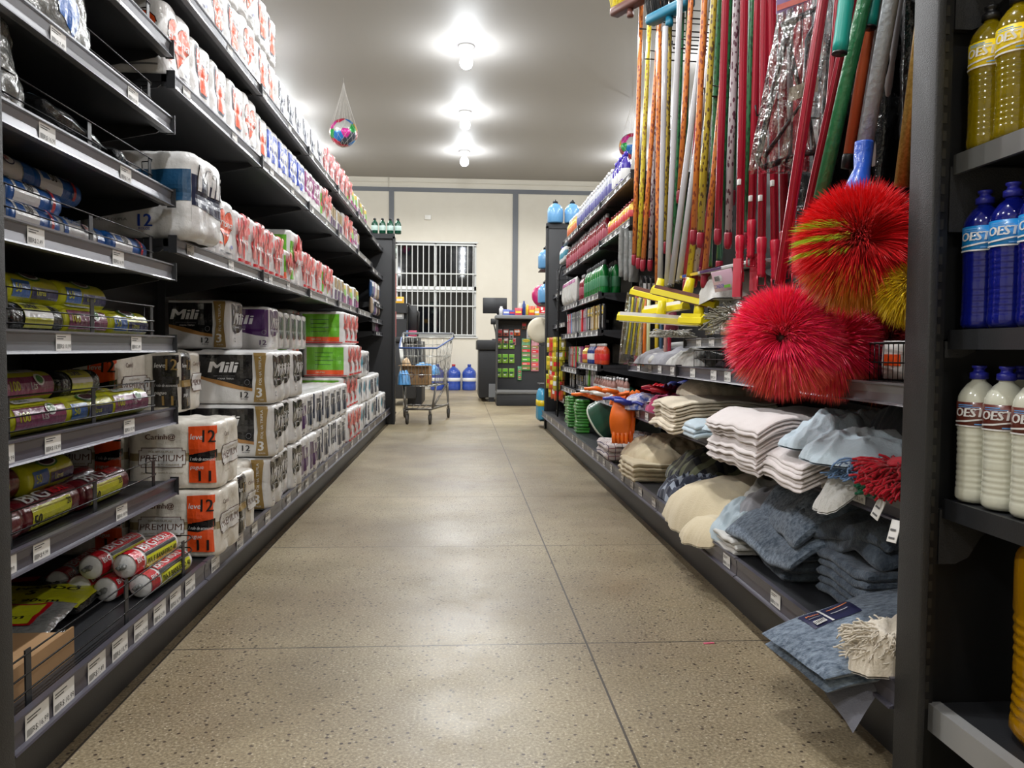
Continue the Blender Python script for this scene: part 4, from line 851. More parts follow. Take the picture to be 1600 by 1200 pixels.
mb = crumple(.22, .11, .08, mopw, 66, 12, .05, 40); mb2 = fringe((0, 0, .03), 900, .10, .04, mopw, 6, .0019, .5); mb2.v = [(x, y*.5, z) for x, y, z in mb2.v]; mb.add(mb2.v, mb2.f, mopw, True); 
cl(mb, (.865, 1.475, DB), .0, 'white string mop cloth at the base edge beside the near post', GB, 'mop_refill', 'mop')
# middle shelf, far to near
tot_c = stack(.81, 2.98, DM, .40, .34, .0125, 9, cecru, 'cloth', 'cream folded floor cloth', 'middle shelf cream stack', 'cream floor cloths', 71, droopx=.08, amp=.014)
cl(crumple(.36, .34, .09, cecru, 73, 6, .03), (1.12, 3.35, DM+.11), 0, 'cream cloth lump at the back above the cream stack', GM)
stack(.82, 2.74, DM, .34, .16, .016, 3, cblue, 'cloth', 'pale blue white folded cloth', 'between the cream and white stacks', GM, 75, droopx=.06, amp=.012)
cl(crumple(.3, .2, .05, cblue, 76, 7, .03), (.98, 2.66, DM+.03), .4, 'pale blue cloth fold beside the white stack', GM)
stack(.79, 2.06, DM, .42, .42, .0105, 12, cwhite, 'cloth', 'white folded floor cloth', 'tall middle shelf white stack', 'white floor cloths in the tall stack', 77, droopx=.11, amp=.014)
stack(.80, 1.80, DM, .40, .25, .0105, 6, cwhite, 'cloth', 'white folded floor cloth', 'low white stack nearer the post', 'white floor cloths in the low stack', 79, droopx=.10, amp=.012)
cl(crumple(.38, .24, .07, cblue, 81, 9, .05), (.99, 1.93, DM+.065), .4, 'pale blue cloth rumpled on the low white stack', GM)
cl(crumple(.34, .22, .05, cblue, 82, 7, .045), (.95, 1.74, DM+.055), .1, 'smooth pale blue cloth folded over at the front of the low stack', GM)
cl(crumple(.17, .10, .04, coffw, 83, 12, .025, droop=(-.0, .8)), (.885, 1.72, DM+.01), .1, 'off-white cloth corner hanging over the middle shelf rail', GM)
cl(crumple(.36, .3, .15, mopk, 84, 6, .06), (1.14, 1.78, DM+.05), .0, 'charcoal fuzzy cloth heaped behind the pale blue cloths', GM)
mb = fringe((0, 0, .01), 700, .095, .045, mopb, 9, .0019, .5); mb.rbox(-.02, -.07, .0, .16, .07, .03, mopb, .01); cl(mb, (.93, 1.67, DM+.02), 0, 'light blue fringed mop refill spilling over middle shelf', GM, 'mop_refill', 'mop')
mb = fringe((0, 0, .02), 900, .085, .045, mopr, 10, .0028, .5, droop=.7); mb.lathe([(0, 0), (.07, .0), (.08, .03), (.05, .07), (0, .08)], mopr, 16); cl(mb, (.93, 1.555, DM+.015), 0, 'dark red fringed mop refill at the near end of middle shelf', GM, 'mop_refill', 'mop')
mb = fringe((0, 0, .02), 300, .045, .045, mopr, 11, .0028, .2, droop=.9, bias=(-.4, 0, 0)); cl(mb, (.885, 1.50, DM+.01), 0, 'small dark red mop refill drooping over the rail', GM, 'mop_refill', 'mop')
mb = fringe((0, 0, .01), 140, .04, .04, mopg, 12, .003, .3); cl(mb, (.89, 1.58, DM), 0, 'dark green mop refill peeking under the red one', GM, 'mop_refill', 'mop')
for k, (x, y, z, a) in enumerate(((.848, 1.545, DM-.005, .2), (.83, 1.455, DM-.03, -.1))):
    mb = MB(); mb.rbox(0, -.016, -.03, .002, .016, .014, white, .001); decals(mb, flatX(0, .014, -.028, -1), [rect(.004, .004, .024, .008, barc), rect(.004, .02, .022, .024, barc)]); tag(mb.build('hang_tag', None, (x, y, z), rot=(a, .3, 0)), 'small white hang tag on the %s mop' % ('green', 'drooping red')[k], 'tag')
# gloves at the far end of the middle shelf
def glove(mat, seed, L=.2):
    rs = random.Random(seed); mb = MB(); n = 14
    def body(u, v): a = 2*math.pi*u; w_ = .045*(1-.25*abs(v-.5)); return (v*L*.6, w_*math.cos(a), .012+.012*math.sin(a)+.008*math.sin(v*7+seed))
    mb.grid(body, n, 10, mat, cu=True)
    for k in range(4): y = -.032+.0215*k; mb.tube([(L*.52, y, .012), (L*.75, y*1.15, .02+.006*rs.random()), (L*(.93+.08*(k in (1, 2))), y*1.3, .012)], .011, mat, 7, rads=[.012, .011, .008])
    mb.tube([(L*.25, .03, .012), (L*.42, .06, .016), (L*.58, .075, .012)], .01, mat, 7, rads=[.013, .011, .008]); return mb
gcol = {'orange': M('rubber_orange', (238, 110, 22), rough=.4), 'white': M('rubber_white', (222, 220, 216), rough=.5), 'red': M('rubber_red', (190, 20, 36), rough=.4), 'blue': M('rubber_blue', (44, 56, 150), rough=.4), 'pink': M('rubber_pink', (196, 70, 130), rough=.4), 'green': M('rubber_lime', (170, 200, 100), rough=.4)}
for k, (c, x, y, z, a, dsc) in enumerate((('orange', .88, 4.55, .0, 2.9, 'lying flat at the rail'), ('white', .9, 4.42, .02, 2.6, 'lying beside the orange pair'), ('orange', .9, 4.2, .05, 2.9, 'on top of the white glove'), ('red', 1.0, 4.25, .06, .8, 'spread over the glove heap'), ('blue', 1.05, 4.1, .09, .3, 'on top of the glove heap'), ('pink', 1.03, 3.88, .07, 1.2, 'at the near side of the glove heap'), ('blue', .92, 3.9, .01, 2.4, 'under the pink glove'), ('white', .93, 3.78, .02, .9, 'next to the cream stack'), ('pink', .96, 3.7, .05, .6, 'nearest to the cream stack'), ('red', 1.08, 3.82, .07, 2.2, 'deep in the glove heap'), ('white', 1.0, 4.0, .04, -.6, 'in the middle of the glove heap'))):
    tag(glove(gcol[c], k, .24).build('rubber_glove', None, (x, y, DM+.005+z), rot=(.1, -.1, a)), '%s rubber glove %s' % (c, dsc), 'glove', 'rubber gloves heaped on the middle shelf')
for k, (c, x, y) in enumerate(((fab('rag_pink', (200, 70, 120)), 1.0, 3.78), (fab('rag_red', (180, 24, 40)), 1.02, 4.0), (fab('rag_blue', (50, 60, 150)), 1.12, 3.9), (fab('rag_print', (206, 200, 210), (60, 90, 170), var=.2, vscale=30), .93, 3.98), (fab('rag_orange', (230, 110, 30)), .93, 4.3))):
    cl(crumple(.2, .2, .07, c, 130+k, 12, .04, 36), (x, y, DM+.002), k, '%s cloth scrunched in the glove heap' % ('pink', 'red', 'blue', 'white and blue printed', 'orange')[k], GM)
for k in range(2):
    mb = MB()
    def hg(u, v, k=k): a = 2*math.pi*u; w_ = .035+.02*math.sin(v*2.6); return (-.012*math.cos(a)-.02*math.sin(v*3), w_*math.sin(a)+.03*k, -v*.17)
    mb.grid(hg, 14, 14, gcol['orange'], cu=True)
    for q in range(4): mb.tube([(-.005, -.03+.02*q+.03*k, -.15), (-.01, -.032+.021*q+.03*k, -.19), (-.004, -.03+.02*q+.03*k, -.215)], .011, gcol['orange'], 6)
    tag(mb.build('rubber_glove', None, (.862-.02*k, 4.05-.07*k, DM+.045), rot=(0, .1, 1.0+.3*k)), 'orange rubber glove hanging over the middle shelf rail, %s one' % ('farther', 'nearer')[k], 'glove', 'rubber gloves heaped on the middle shelf')
# upper shelf
cl(crumple(.40, .5, .07, cgrey, 91, 6, .04), (1.05, 3.72, DU), .2, 'pale grey cloth heap on the upper shelf beside wire basket', GU)
mb = MB(); mb.tube([(0, 0, 0), (.06, .14, .02), (.16, .3, .05), (.3, .4, .06)], .03, coffw, 10, rads=[.018, .028, .036, .04]); cl(mb, (.88, 3.62, DU+.02), 0, 'off-white rolled cloth end jutting over the upper shelf rail', GU)
cl(crumple(.34, .4, .07, coffw, 93, 8, .05), (1.08, 3.35, DU), .1, 'off-white cloth crumpled next to wire basket', GU)
def basket(x0, x1, y0, y1, z, h, n):
    mb = MB()
    for zz in (z, z+h): mb.tube([(x0, y0, zz), (x0, y1, zz), (x1, y1, zz), (x1, y0, zz), (x0, y0, zz)], .003, wirem, 5)
    mb.tube([(x0, y0, z+h*.5), (x0, y1, z+h*.5)], .0018, wirem, 5)
    for i in range(n+1): yy = y0+(y1-y0)*i/n; mb.tube([(x1, yy, z), (x0, yy, z), (x0, yy, z+h)], .0015, wirem, 4)
    for i in range(8): xx = x0+(x1-x0)*i/7; mb.tube([(xx, y0, z+h), (xx, y0, z), (xx, y1, z), (xx, y1, z+h)], .0015, wirem, 4)
    return mb
tag(basket(.93, 1.25, 2.38, 3.12, DU+.004, .066, 44).build('wire_basket'), 'long black wire basket on the upper shelf under the small shelf', 'basket')
cl(crumple(.28, .66, .045, fab('dark_purple', (44, 34, 44)), 94, 8, .02), (1.09, 2.75, DU+.006), 0, 'dark cloths lying inside the long wire basket', GU)
tag(basket(.93, 1.2, 1.5, 2.28, DU+.004, .085, 40).build('wire_basket'), 'black wire basket near the post holding printed packets', 'basket')
PK = [((214, 120, 40), 'orange'), ((196, 190, 40), 'yellow'), ((226, 224, 220), 'white'), ((150, 60, 130), 'purple'), ((120, 150, 40), 'green')]
for k in range(9):
    c, nm = PK[k % 5]; mb = pillow(.085, .085, .02, M('packet_'+nm, c, rough=.3, coat=.4, bump=.3), k, [rect(.015, .03, .07, .055, (Wh, Wred, Wor, Wblue, Wyel)[k % 5])], .002, 14)
    tag(mb.build('sponge_packet', None, (.97+.02*(k % 2), 1.54+.08*k, DU+.052), rot=(st, 0, -st+.15*(k % 3-1))), '%s sponge packet, %s from the post inside the wire basket' % (nm, nth(k+1)), 'packet', 'sponge packets in the wire basket')
# small shelf: clear bag with a mop, white cloth, boxes
z4 = .852
cl(crumple(.32, .34, .10, coffw, 97, 5, .05, p=2.4, droop=(-.12, .5)), (1.06, 2.96, z4+.135), -.2, 'white cloth draped over the clear bag on the small shelf', GU)
t = thing('bagged_mop', 'clear plastic bag holding a grey and teal mop head on small shelf', 'mop', (1.05, 2.72, z4))
mb = fringe((0, 0, .02), 200, .12, .12, fab('mop_grey', (120, 116, 100)), 14, .003, .9, droop=.4); mb.build('mop_strands', t)
mb = MB(); mb.tube([(-.1, -.12, .06), (-.04, 0, .1), (.0, .1, .12)], .016, M('teal_plastic', (40, 110, 120), rough=.35)); mb.tube([(-.12, -.16, .02), (0, -.1, .07), (.05, 0, .1)], .012, M('teal_plastic')); mb.build('clamp', t)
mb = crumple(.34, .46, .17, film('clear_bag'), 98, 7, .03, 36, p=2.4); mb.build('bag', t)
mb = MB(); lm = M('label_pinkish', (206, 170, 188), rough=.3, coat=.5); mb.rbox(-.002, -.08, 0, .002, .08, .07, lm, .001); decals(mb, flatX(-.002, .08, 0, -1), [rect(.02, .035, .08, .055, Wh)]+[rect(.022+.004*i, .037, .024+.004*i, .053, black) for i in range(14)]+[tex('CONDOR', .02, .012, .013, Wblue, bold=.03), rect(.1, .01, .15, .02, Wgr)], .3, .3)
mb.build('header_card', t, (-.16, -.08, .15), rot=(0, -.25, .1))
mb = MB(); mb.rbox(0, 0, 0, .2, .1, .055, M('box_red', (176, 40, 56), rough=.5), .002); mb.box(-.001, .01, .005, .0, .09, .03, white); tag(mb.build('carton', None, (.95, 2.40, z4), .2), 'small dark pink carton on the small shelf behind the pink brush', 'box')
mb = MB(); mb.rbox(0, 0, 0, .16, .2, .05, card, .002); tag(mb.build('carton', None, (.99, 2.52, z4+.001), .5), 'tan flat carton beside the clear mop bag', 'box')
mb = MB(); mb.rbox(0, -.3, 0, .30, .3, .012, Wh, .002); decals(mb, lambda s, t, o: (t, .3-s, .012+o), [rect(0.0, 0, .2, .1, Wyel), poly([(.02, .02), (.1, .08), (.16, .03), (.1, .01)], Wblue), ell(.1, .07, .04, .02, Wpink), rect(.22, 0, .4, .12, Wpur), rect(.24, .03, .38, .06, Wh)], .4, .4); decals(mb, flatX(0, .3, 0, -1), [rect(.0, .001, .2, .011, Wyel), rect(.05, .001, .1, .011, Wblue), rect(.22, .001, .4, .011, Wpur)], .4, .4)
tag(mb.build('printed_folder', None, (.9, 2.85, z4+.232), rot=(0, -.1, .12)), 'flat colourful printed cover lying over the white cloth under the handles', 'packaging')
# ================================================================ brooms, handles and brushes hanging on the right
def pole_mat(n, c, dots=None, metal=0, rough=.3, stripes=False):
    m = M('pole_'+n, c, rough=rough, coat=.4, metal=metal)
    if dots:
        N, L = m.node_tree.nodes, m.node_tree.links; b = N['Principled BSDF']; tc = N.new('ShaderNodeTexCoord'); mp = N.new('ShaderNodeMapping'); mp.inputs['Scale'].default_value = (90, 90, 48); L.new(tc.outputs['Object'], mp.inputs[0])
        v = N.new('ShaderNodeTexVoronoi'); v.inputs['Scale'].default_value = 1; L.new(mp.outputs[0], v.inputs[0]); g = N.new('ShaderNodeMath'); g.operation = 'LESS_THAN'; g.inputs[1].default_value = .36; L.new(v.outputs['Distance'], g.inputs[0])
        x = N.new('ShaderNodeMix'); x.data_type = 'RGBA'; L.new(g.outputs[0], x.inputs[0]); x.inputs[6].default_value = rgb(c); x.inputs[7].default_value = rgb(dots); L.new(x.outputs[2], b.inputs['Base Color'])
    return m
PM = {'or': pole_mat('orange', (216, 124, 52), (150, 66, 40)), 'ye': pole_mat('yellow', (206, 186, 48), (150, 110, 40)), 'yd': pole_mat('yellow_dark', (180, 156, 44), (90, 66, 30)), 'gr': pole_mat('green', (44, 110, 66), (24, 70, 44)), 'si': pole_mat('silver', (186, 186, 190), metal=.0), 'pa': pole_mat('patterned', (176, 166, 170), (90, 50, 66)),
      're': pole_mat('red', (160, 24, 46)), 'go': M('pole_gold', (150, 116, 46), rough=.35, metal=.5, col2=(196, 160, 84), var=.3, vscale=180), 'gg': M('pole_green_foil', (46, 122, 76), rough=.3, coat=.5, bump=.4, bscale=60), 'sf': M('pole_silver_foil', (168, 174, 180), rough=.3, metal=.1, bump=.4, bscale=60), 'oc': M('pole_copper', (206, 96, 54), rough=.35, coat=.4)}
tipm = M('cap_wine', (142, 24, 44), rough=.4); blkp = M('plastic_black', (24, 24, 26), rough=.4); redp = M('plastic_red', (190, 30, 56), rough=.3, coat=.4); bluep = M('plastic_blue', (36, 84, 190), rough=.35, coat=.3, bump=.3, bscale=50); tealp = M('plastic_aqua', (30, 160, 148), rough=.35); yelp = M('plastic_yellow', (226, 208, 20), rough=.35)
BR = 'handles hanging on the right display'
names_ = {'or': 'orange patterned', 'ye': 'yellow patterned', 'yd': 'dark yellow patterned', 'gr': 'green patterned', 'si': 'plain silver', 'pa': 'white and purple patterned', 're': 'red', 'go': 'glittery gold', 'gg': 'shiny green', 'sf': 'silver foil wrapped', 'oc': 'copper orange'}
bl = []
def pole(c, top, bot, Y, r=.0115, tip='wine', z_up=None, extra=None):
    a = at(top[0], top[1], Y); b = at(bot[0], bot[1], Y+.03); d = (a-b)
    if top[1] <= 0: a = b+d*((2.5-b.z)/d.z); d = a-b
    L = d.length; t = thing('broom', '', 'broom', b)
    q = Vector((0, 0, 1)).rotation_difference(d.normalized()); t.rotation_mode = 'QUATERNION'; t.rotation_quaternion = q
    mb = MB(); mb.tube([(0, 0, 0), (0, 0, L*.3), (0, 0, L*.7), (0, 0, L)], r, PM[c], 12)
    if c == 're':
        for k in range(6): an = k*math.pi/3; mb.box(-.001+r*math.cos(an), -.001+r*math.sin(an), 0, .001+r*math.cos(an), .001+r*math.sin(an), L, PM[c])
    mb.build('pole', t)
    if tip == 'wine': m2 = MB(); m2.lathe([(0, -.05), (r*.9, -.046), (r*1.15, -.03), (r*1.15, 0), (r*1.05, .005)], tipm, 12); m2.build('end_cap', t)
    if tip == 'thread':
        m2 = MB(); m2.lathe([(r*.6, -.075)]+[(r*(1.0+.18*(k % 2)), -.07+k*.006) for k in range(11)]+[(r*1.2, 0), (r*1.3, .04), (r*1.05, .045)], redp, 12); m2.tube([(-.012, 0, -.07), (-.012, 0, -.1), (.012, 0, -.1), (.012, 0, -.07)], .003, redp, 5); m2.build('threaded_socket', t)
        m3 = MB(); m3.rbox(-r-.0015, -r*.9-.0015, .10+.05*(len(bl) % 4), -r*.3, r*.1, .118+.05*(len(bl) % 4), white, .001); m3.build('sticker', t)
    if tip == 'black': m2 = MB(); m2.lathe([(0, -.03), (r*1.05, -.028), (r*1.1, 0), (r*1.02, .004)], blkp, 12); m2.build('end_cap', t)
    if tip == 'foil' : m2 = MB(); m2.lathe([(0, -.004), (r*1.02, 0), (r*1.02, .01)], blkp, 12); m2.build('end_cap', t)
    bl.append((t, c)); return t
specs = [('or', (1002, 8), (991, 400), 3.95), ('ye', (1015, 32), (998, 405), 3.85), ('or', (1029, 56), (1005, 408), 3.72), ('pa', (1028, 130), (1016, 408), 3.8), ('or', (1030, 50), (1027, 448), 3.5), ('si', (1040, 42), (1031, 452), 3.42), ('yd', (1046, 60), (1040, 380), 3.6), ('si', (1063, -5), (1042, 450), 3.25), ('gr', (1064, 70), (1052, 400), 3.5), ('or', (1080, -5), (1062, 300), 3.3), ('gr', (1075, 60), (1066, 400), 3.45),
         ('si', (1106, -5), (1048, 448), 2.98), ('si', (1112, 60), (1060, 442), 3.1), ('or', (1101, -5), (1084, 362), 2.86), ('yd', (1116, -5), (1095, 366), 2.75), ('gr', (1124, -5), (1108, 420), 2.95), ('pa', (1126, 60), (1086, 430), 3.0), ('or', (1122, 200), (1101, 430), 2.9), ('ye', (1131, -5), (1076, 436), 3.0), ('re', (1134, -5), (1122, 360), 2.62), ('gr', (1140, -5), (1124, 410), 2.8), ('pa', (1151, -5), (1138, 366), 2.55), ('re', (1163, -5), (1156, 390), 2.45), ('gr', (1176, -5), (1164, 366), 2.6), ('re', (1185, -5), (1174, 366), 2.42), ('re', (1195, -5), (1190, 394), 2.32), ('re', (1206, -5), (1211, 398), 2.3), ('re', (1222, -5), (1226, 384), 2.35), ('si', (1236, -5), (1230, 290), 2.38), ('re', (1247, -5), (1244, 390), 2.28), ('re', (1262, -5), (1256, 400), 2.25), ('gr', (1150, 60), (1144, 300), 2.75), ('re', (1112, 300), (1096, 420), 3.05), ('re', (1080, 330), (1072, 440), 3.2)]
for c, a, b, Y in specs:
    if a[1] > 50: a = (a[0]+(a[0]-b[0])*(a[1]+5)/(b[1]-a[1]), -5)
    tip = 'wine'
    if c == 'si': tip = 'foil'
    if c == 're': tip = 'thread' if a[0] < 1300 and b[0] > 1150 else 'wine'
    pole(c, a, b, Y, .0115 if c != 'si' else .012, tip)
# longer poles in front, carrying the round brushes
fr = [('re', (1287, -5), (1218, 445), 1.72, .011), ('re', (1312, -5), (1276, 430), 1.78, .010), ('re', (1334, -5), (1262, 330), 1.75, .0095), ('gg', (1352, -5), (1282, 310), 1.70, .0155), ('oc', (1366, -5), (1326, 244), 1.78, .0125), ('sf', (1393, -5), (1352, 226), 1.62, .016), ('sf', (1378, -5), (1345, 230), 1.8, .013), ('go', (1448, -5), (1409, 292), 1.56, .0155), ('si', (1404, -5), (1370, 260), 1.86, .012)]
for c, a, b, Y, r in fr: pole(c, a, b, Y, r, 'black' if c in ('oc',) else None)
for i, (t, c) in enumerate(bl):
    same = [q for q, (tt, cc) in enumerate(bl) if cc == c]; k = same.index(i)+1
    t['label'] = '%s broom handle, %s of that colour counted from the far end' % (names_[c], nth(k)) if len(same) > 1 else '%s broom handle among the front hanging poles' % names_[c]
    t['group'] = BR
# grip sleeves are parts of their own telescopic handles
for n_, (px0, py0, px1, py1, Y) in enumerate(((1323, -5, 1312, 82, 1.66), (1365, -5, 1358, 42, 1.74))):
    a = at(px0, py0, Y); b = at(px1, py1, Y); d = a-b; a = b+d.normalized()*.6; mb = MB(); pts = [b+(a-b)*(k/30) for k in range(31)]; mb.tube(pts, .015, tealp, 12, rads=[.0155+.0008*(k % 2) for k in range(31)])
    t = thing('telescopic_duster', 'aqua grip telescopic handle, %s of the two' % ('left', 'right')[n_], 'broom handle', (0, 0, 0), group=BR); mb.build('grip', t)
    m2 = MB(); m2.tube([b+(b-a).normalized()*.004, b], .016, blkp, 12); m2.build('end_cap', t)
# broom heads at the top of the far handles
def head(px, py, Y, m1, m2, lab, rz):
    p = at(px, py, Y); t = thing('deck_brush', lab, 'broom', p, rz, 'broom heads hung at the top')
    mb = MB(); mb.rbox(-.03, -.13, 0, .03, .13, .045, m1, .012); mb.lathe([(.016, -.04), (.018, -.03), (.016, 0)], m1, 12); mb.build('block', t)
    mb = MB(); rs = random.Random(int(px))
    for i in range(420): x, y = rs.uniform(-.024, .024), rs.uniform(-.125, .125); mb.tube([(x, y, .04), (x*1.5, y*1.08, .11)], .0011, m2, 3, caps=False)
    mb.build('bristles', t); return t
head(985, 14, 3.95, M('head_brown', (96, 60, 52), rough=.4), yelp, 'brown block broom head with yellow bristles at the far end', .5)
head(1046, 26, 3.5, M('head_teal', (28, 120, 150), rough=.4), M('bristle_black', (20, 20, 20), rough=.6), 'teal blue broom head with black bristles beside brown one', .5)
# peg hooks
t = thing('peg_hooks', 'black wire peg hooks carrying the broom handles', 'hook')
for k, (px, py, Y) in enumerate(((998, 45, 3.9), (1012, 25, 3.8), (1006, 92, 3.75), (1026, 68, 3.6), (1050, 75, 3.4), (1140, 115, 2.7), (1175, 120, 2.45), (1180, 180, 2.4), (1100, 150, 2.95))):
    a = at(px, py, Y); mb = MB(); mb.tube([(a.x, a.y, a.z+.03), (a.x+.004, a.y, a.z), (RB, a.y, a.z-.01)], .0032, wirem, 6); mb.tube([(a.x+.03, a.y, a.z+.04), (a.x+.07, a.y, a.z+.035), (RB, a.y, a.z+.03)], .0025, wirem, 6); mb.build('hook', t)
# clear-wrapped black frame hanging in front of the red handles
t = thing('wrapped_frame', 'black plastic folding frame in a clear wrinkled bag with card header', 'frame', (0, 0, 0))
Y = 1.98
def q_(x, y, dy=0): return at(x, y, Y+dy)
mb = MB(); mb.tube([q_(1243, 30), q_(1228, 55), q_(1184, 250), q_(1192, 262), q_(1255, 240), q_(1300, 235)], .008, blkp, 8); mb.tube([q_(1225, 38), q_(1252, 150), q_(1262, 60), q_(1285, 20)], .007, blkp, 8); mb.tube([q_(1195, 245), q_(1260, 150), q_(1275, 250)], .006, blkp, 8); mb.tube([q_(1222, 40), q_(1260, 22), q_(1290, 8)], .008, blkp, 8); mb.build('folding_frame', t)
mb = MB()
def fs(off):
    def f(u, v):
        tl, tr, br_, bll = Vector((1218, 10)), Vector((1300, -30)), Vector((1300, 270)), Vector((1168, 272)); p = tl*(1-u)*(1-v)+tr*u*(1-v)+br_*u*v+bll*(1-u)*v
        b = math.sin(math.pi*u)*math.sin(math.pi*v); q = at(p.x, p.y, Y); q.y += off*.045*b**.5+.014*abs(noise.noise(Vector((u*9+v*3, v*4, off*3))))-.012*abs(noise.noise(Vector((u*18, v*7, off)))); return q
    return f
fl = film('crinkle_film', gloss=.35, bump=1.0, bscale=22, base=.2); mb.grid(fs(-1), 46, 60, fl); mb.grid(fs(1), 20, 30, fl, flip=True); mb.build('clear_bag', t)
mb = MB(); a, b, c_, d_ = q_(1213, 22, -.02), q_(1270, -2, -.02), q_(1270, -60, -.02), q_(1216, -60, -.02); n_ = Vector((0, .002, 0)); hm = M('header_violet', (170, 150, 200), rough=.3, coat=.4); mb.add([a, b, c_, d_, a+n_, b+n_, c_+n_, d_+n_], [(0, 1, 2, 3), (7, 6, 5, 4), (0, 4, 5, 1), (1, 5, 6, 2), (2, 6, 7, 3), (3, 7, 4, 0)], hm)
decals(mb, lambda s, t_, o: a+(b-a)*s+(d_-a)*t_-Vector((0, o+.001, 0)), [poly([(.0, .05), (1, .0), (1, .12), (0, .16)], Wpink), ell(.5, .3, .3, .12, Wnavy), ell(.5, .3, .26, .09, Wh), tex('ESFREBOM', .28, .25, .08, Wblue, fit=.42, bold=.03), ell(.3, .6, .2, .1, Wor)], 9, 9)
mb.build('header_card', t)
mb = MB(); a, b = q_(1232, 160, -.03), q_(1278, 142, -.03); up_ = Vector((.002, 0, .035)); mb.add([a, b, b+up_, a+up_, a+n_, b+n_, b+up_+n_, a+up_+n_], [(0, 1, 2, 3), (7, 6, 5, 4), (0, 4, 5, 1), (3, 2, 6, 7)], M('sticker_beige', (190, 184, 164), rough=.5)); mb.build('price_sticker', t)
# blue socket
mb = MB(); p0, p1, p2 = at(1350, 226, 1.61), at(1347, 265, 1.60), at(1338, 300, 1.58)
mb.tube([p0+Vector((0, 0, .006)), p0, (p0+p1)/2, p1, (p1+p2)/2, p2, p2-Vector((.0, 0, .03))], .02, bluep, 14, rads=[.018, .0185, .0185, .016, .021, .026, .024])
sk = mb.build('brush_socket'); m2 = MB(); m2.lathe([(.004, 0), (.004, .004), (0, .004)], PM['go'], 10, M4=Matrix.Translation(p0+Vector((0, -.02, -.012))) @ Matrix.Rotation(math.pi/2, 4, 'X')); 
# round brushes
def brush(name, c, R_, thick, axis, n, cols, seed, lab, core=.018, parts=(), rw=.0008, sag=.012, spread=1.0):
    """bristles fan out round an axis; cols: function(direction, rnd) -> (root material, tip material)"""
    rs = random.Random(seed); t = thing(name, lab, 'brush', c, group='round brushes hanging in front of the right display')
    ax = Vector(axis).normalized(); u = ax.cross(Vector((0, 0, 1))).normalized(); v = ax.cross(u)
    mb = MB()
    for i in range(n):
        a = rs.uniform(0, 2*math.pi); s = rs.gauss(0, .5)*spread; s = max(-1.15, min(1.15, s)); d = (u*math.cos(a)+v*math.sin(a))*math.cos(s)+ax*math.sin(s)
        L = R_*rs.uniform(.86, 1.05)*(1-(1-thick)*abs(math.sin(s))**1.2); d = (d+Vector((rs.gauss(0, .05), rs.gauss(0, .05), rs.gauss(0, .05)))).normalized()
        side_ = d.cross(Vector((rs.gauss(0, 1), rs.gauss(0, 1), rs.gauss(0, 1)))).normalized()*rw; p0 = d*core*rs.uniform(.3, 1)+ax*rs.uniform(-.02, .02)*thick
        p1 = p0+d*L*.5+Vector((0, 0, .0)); p2 = p0+d*L*.82-Vector((0, 0, sag*.4)); p3 = p0+d*L-Vector((0, 0, sag)); m1, m2_ = cols(d, rs)
        mb.add([p0-side_, p0+side_, p1+side_, p1-side_, p2+side_*.9, p2-side_*.9], [(0, 1, 2, 3), (3, 2, 4, 5)], m1, True)
        mb.add([p2-side_*.9, p2+side_*.9, p3], [(0, 1, 2)], m2_, True)
    mb.build('bristles', t)
    m3 = MB(); m3.tube([ax*-.03, ax*.03], core, M('brush_core', (60, 14, 20), rough=.5), 10); m3.build('core', t)
    return t
def bm_(n, c): return M('bristle_'+n, c, rough=.42, spec=.4, sheen=.1)
bp, bo, brd, bye, bli, bdr, bye2 = bm_('pink', (252, 40, 92)), bm_('pinkorange', (244, 96, 76)), bm_('red', (232, 20, 30)), bm_('amber', (214, 128, 30)), bm_('lime', (170, 214, 40)), bm_('wine', (170, 10, 24)), bm_('yellow', (226, 190, 20))
def cpink(d, rs): return (bp, bo if (d.z < -.55 and rs.random() < .75) or rs.random() < .12 else bp)
def cred(d, rs):
    lf = d.x < -.6 and abs(d.z-.12) < .32
    if lf and math.sin(d.z*26) > .35: return (bye2, bli)
    if d.z < -.45 and rs.random() < .5: return (brd, bye)
    if d.z < -.82: return (bye, bye)
    return (brd, brd)
def cwine(d, rs): return (bdr, bye if d.z < -.6 and rs.random() < .5 else bdr)
def cyel(d, rs): return (bye2, bye2)
c1 = at(1224, 528, 1.70); c2 = at(1298, 542, 1.82); c3 = at(1342, 380, 1.56); c4 = at(1424, 450, 1.475); c5 = at(1385, 540, 1.92)
brush('round_brush', c1, .120, .62, (-.55, -.8, 0), 15000, cpink, 1, 'bright pink round brush, nearer aisle and leftmost of the hanging brushes')
brush('round_brush', c2, .114, .62, (-.2, -.95, 0), 11000, cpink, 2, 'pink round brush half hidden behind the leftmost pink one')
brush('round_brush', c3, .125, .9, (0, -1, .1), 20000, cred, 3, 'big red round brush with yellow lime streaks under blue socket', spread=1.5)
brush('round_brush', c4, .058, .9, (.3, -1, 0), 5000, cyel, 4, 'yellow round brush peeking out beside the near post', spread=1.5)
brush('round_brush', c5, .135, .85, (.2, -1, 0), 10000, cwine, 5, 'dark wine red round brush lowest behind the big red brush', spread=1.4)
tag(sk, 'blue plastic socket joining the silver pole to big red brush', 'socket')
# pole ends inside the brushes: pink dustpan fans behind
for k, (px, py, Y) in enumerate(((1152, 420, 2.42), (1178, 412, 2.5))):
    p = at(px, py, Y); mb = MB(); mb.prism([(-.05, -.09), (.05, -.09), (.018, .03), (-.018, .03)], -.012, .012, redp, 'y')
    for q in range(7): mb.tube([((q-3)*.014, -.0135, -.085), ((q-3)*.005, -.0135, .02)], .002, redp, 4)
    tag(mb.build('dustpan', None, p, 1.2), 'pink red ribbed plastic fan brush holder, %s of the two' % ('farther', 'nearer')[k], 'dustpan')
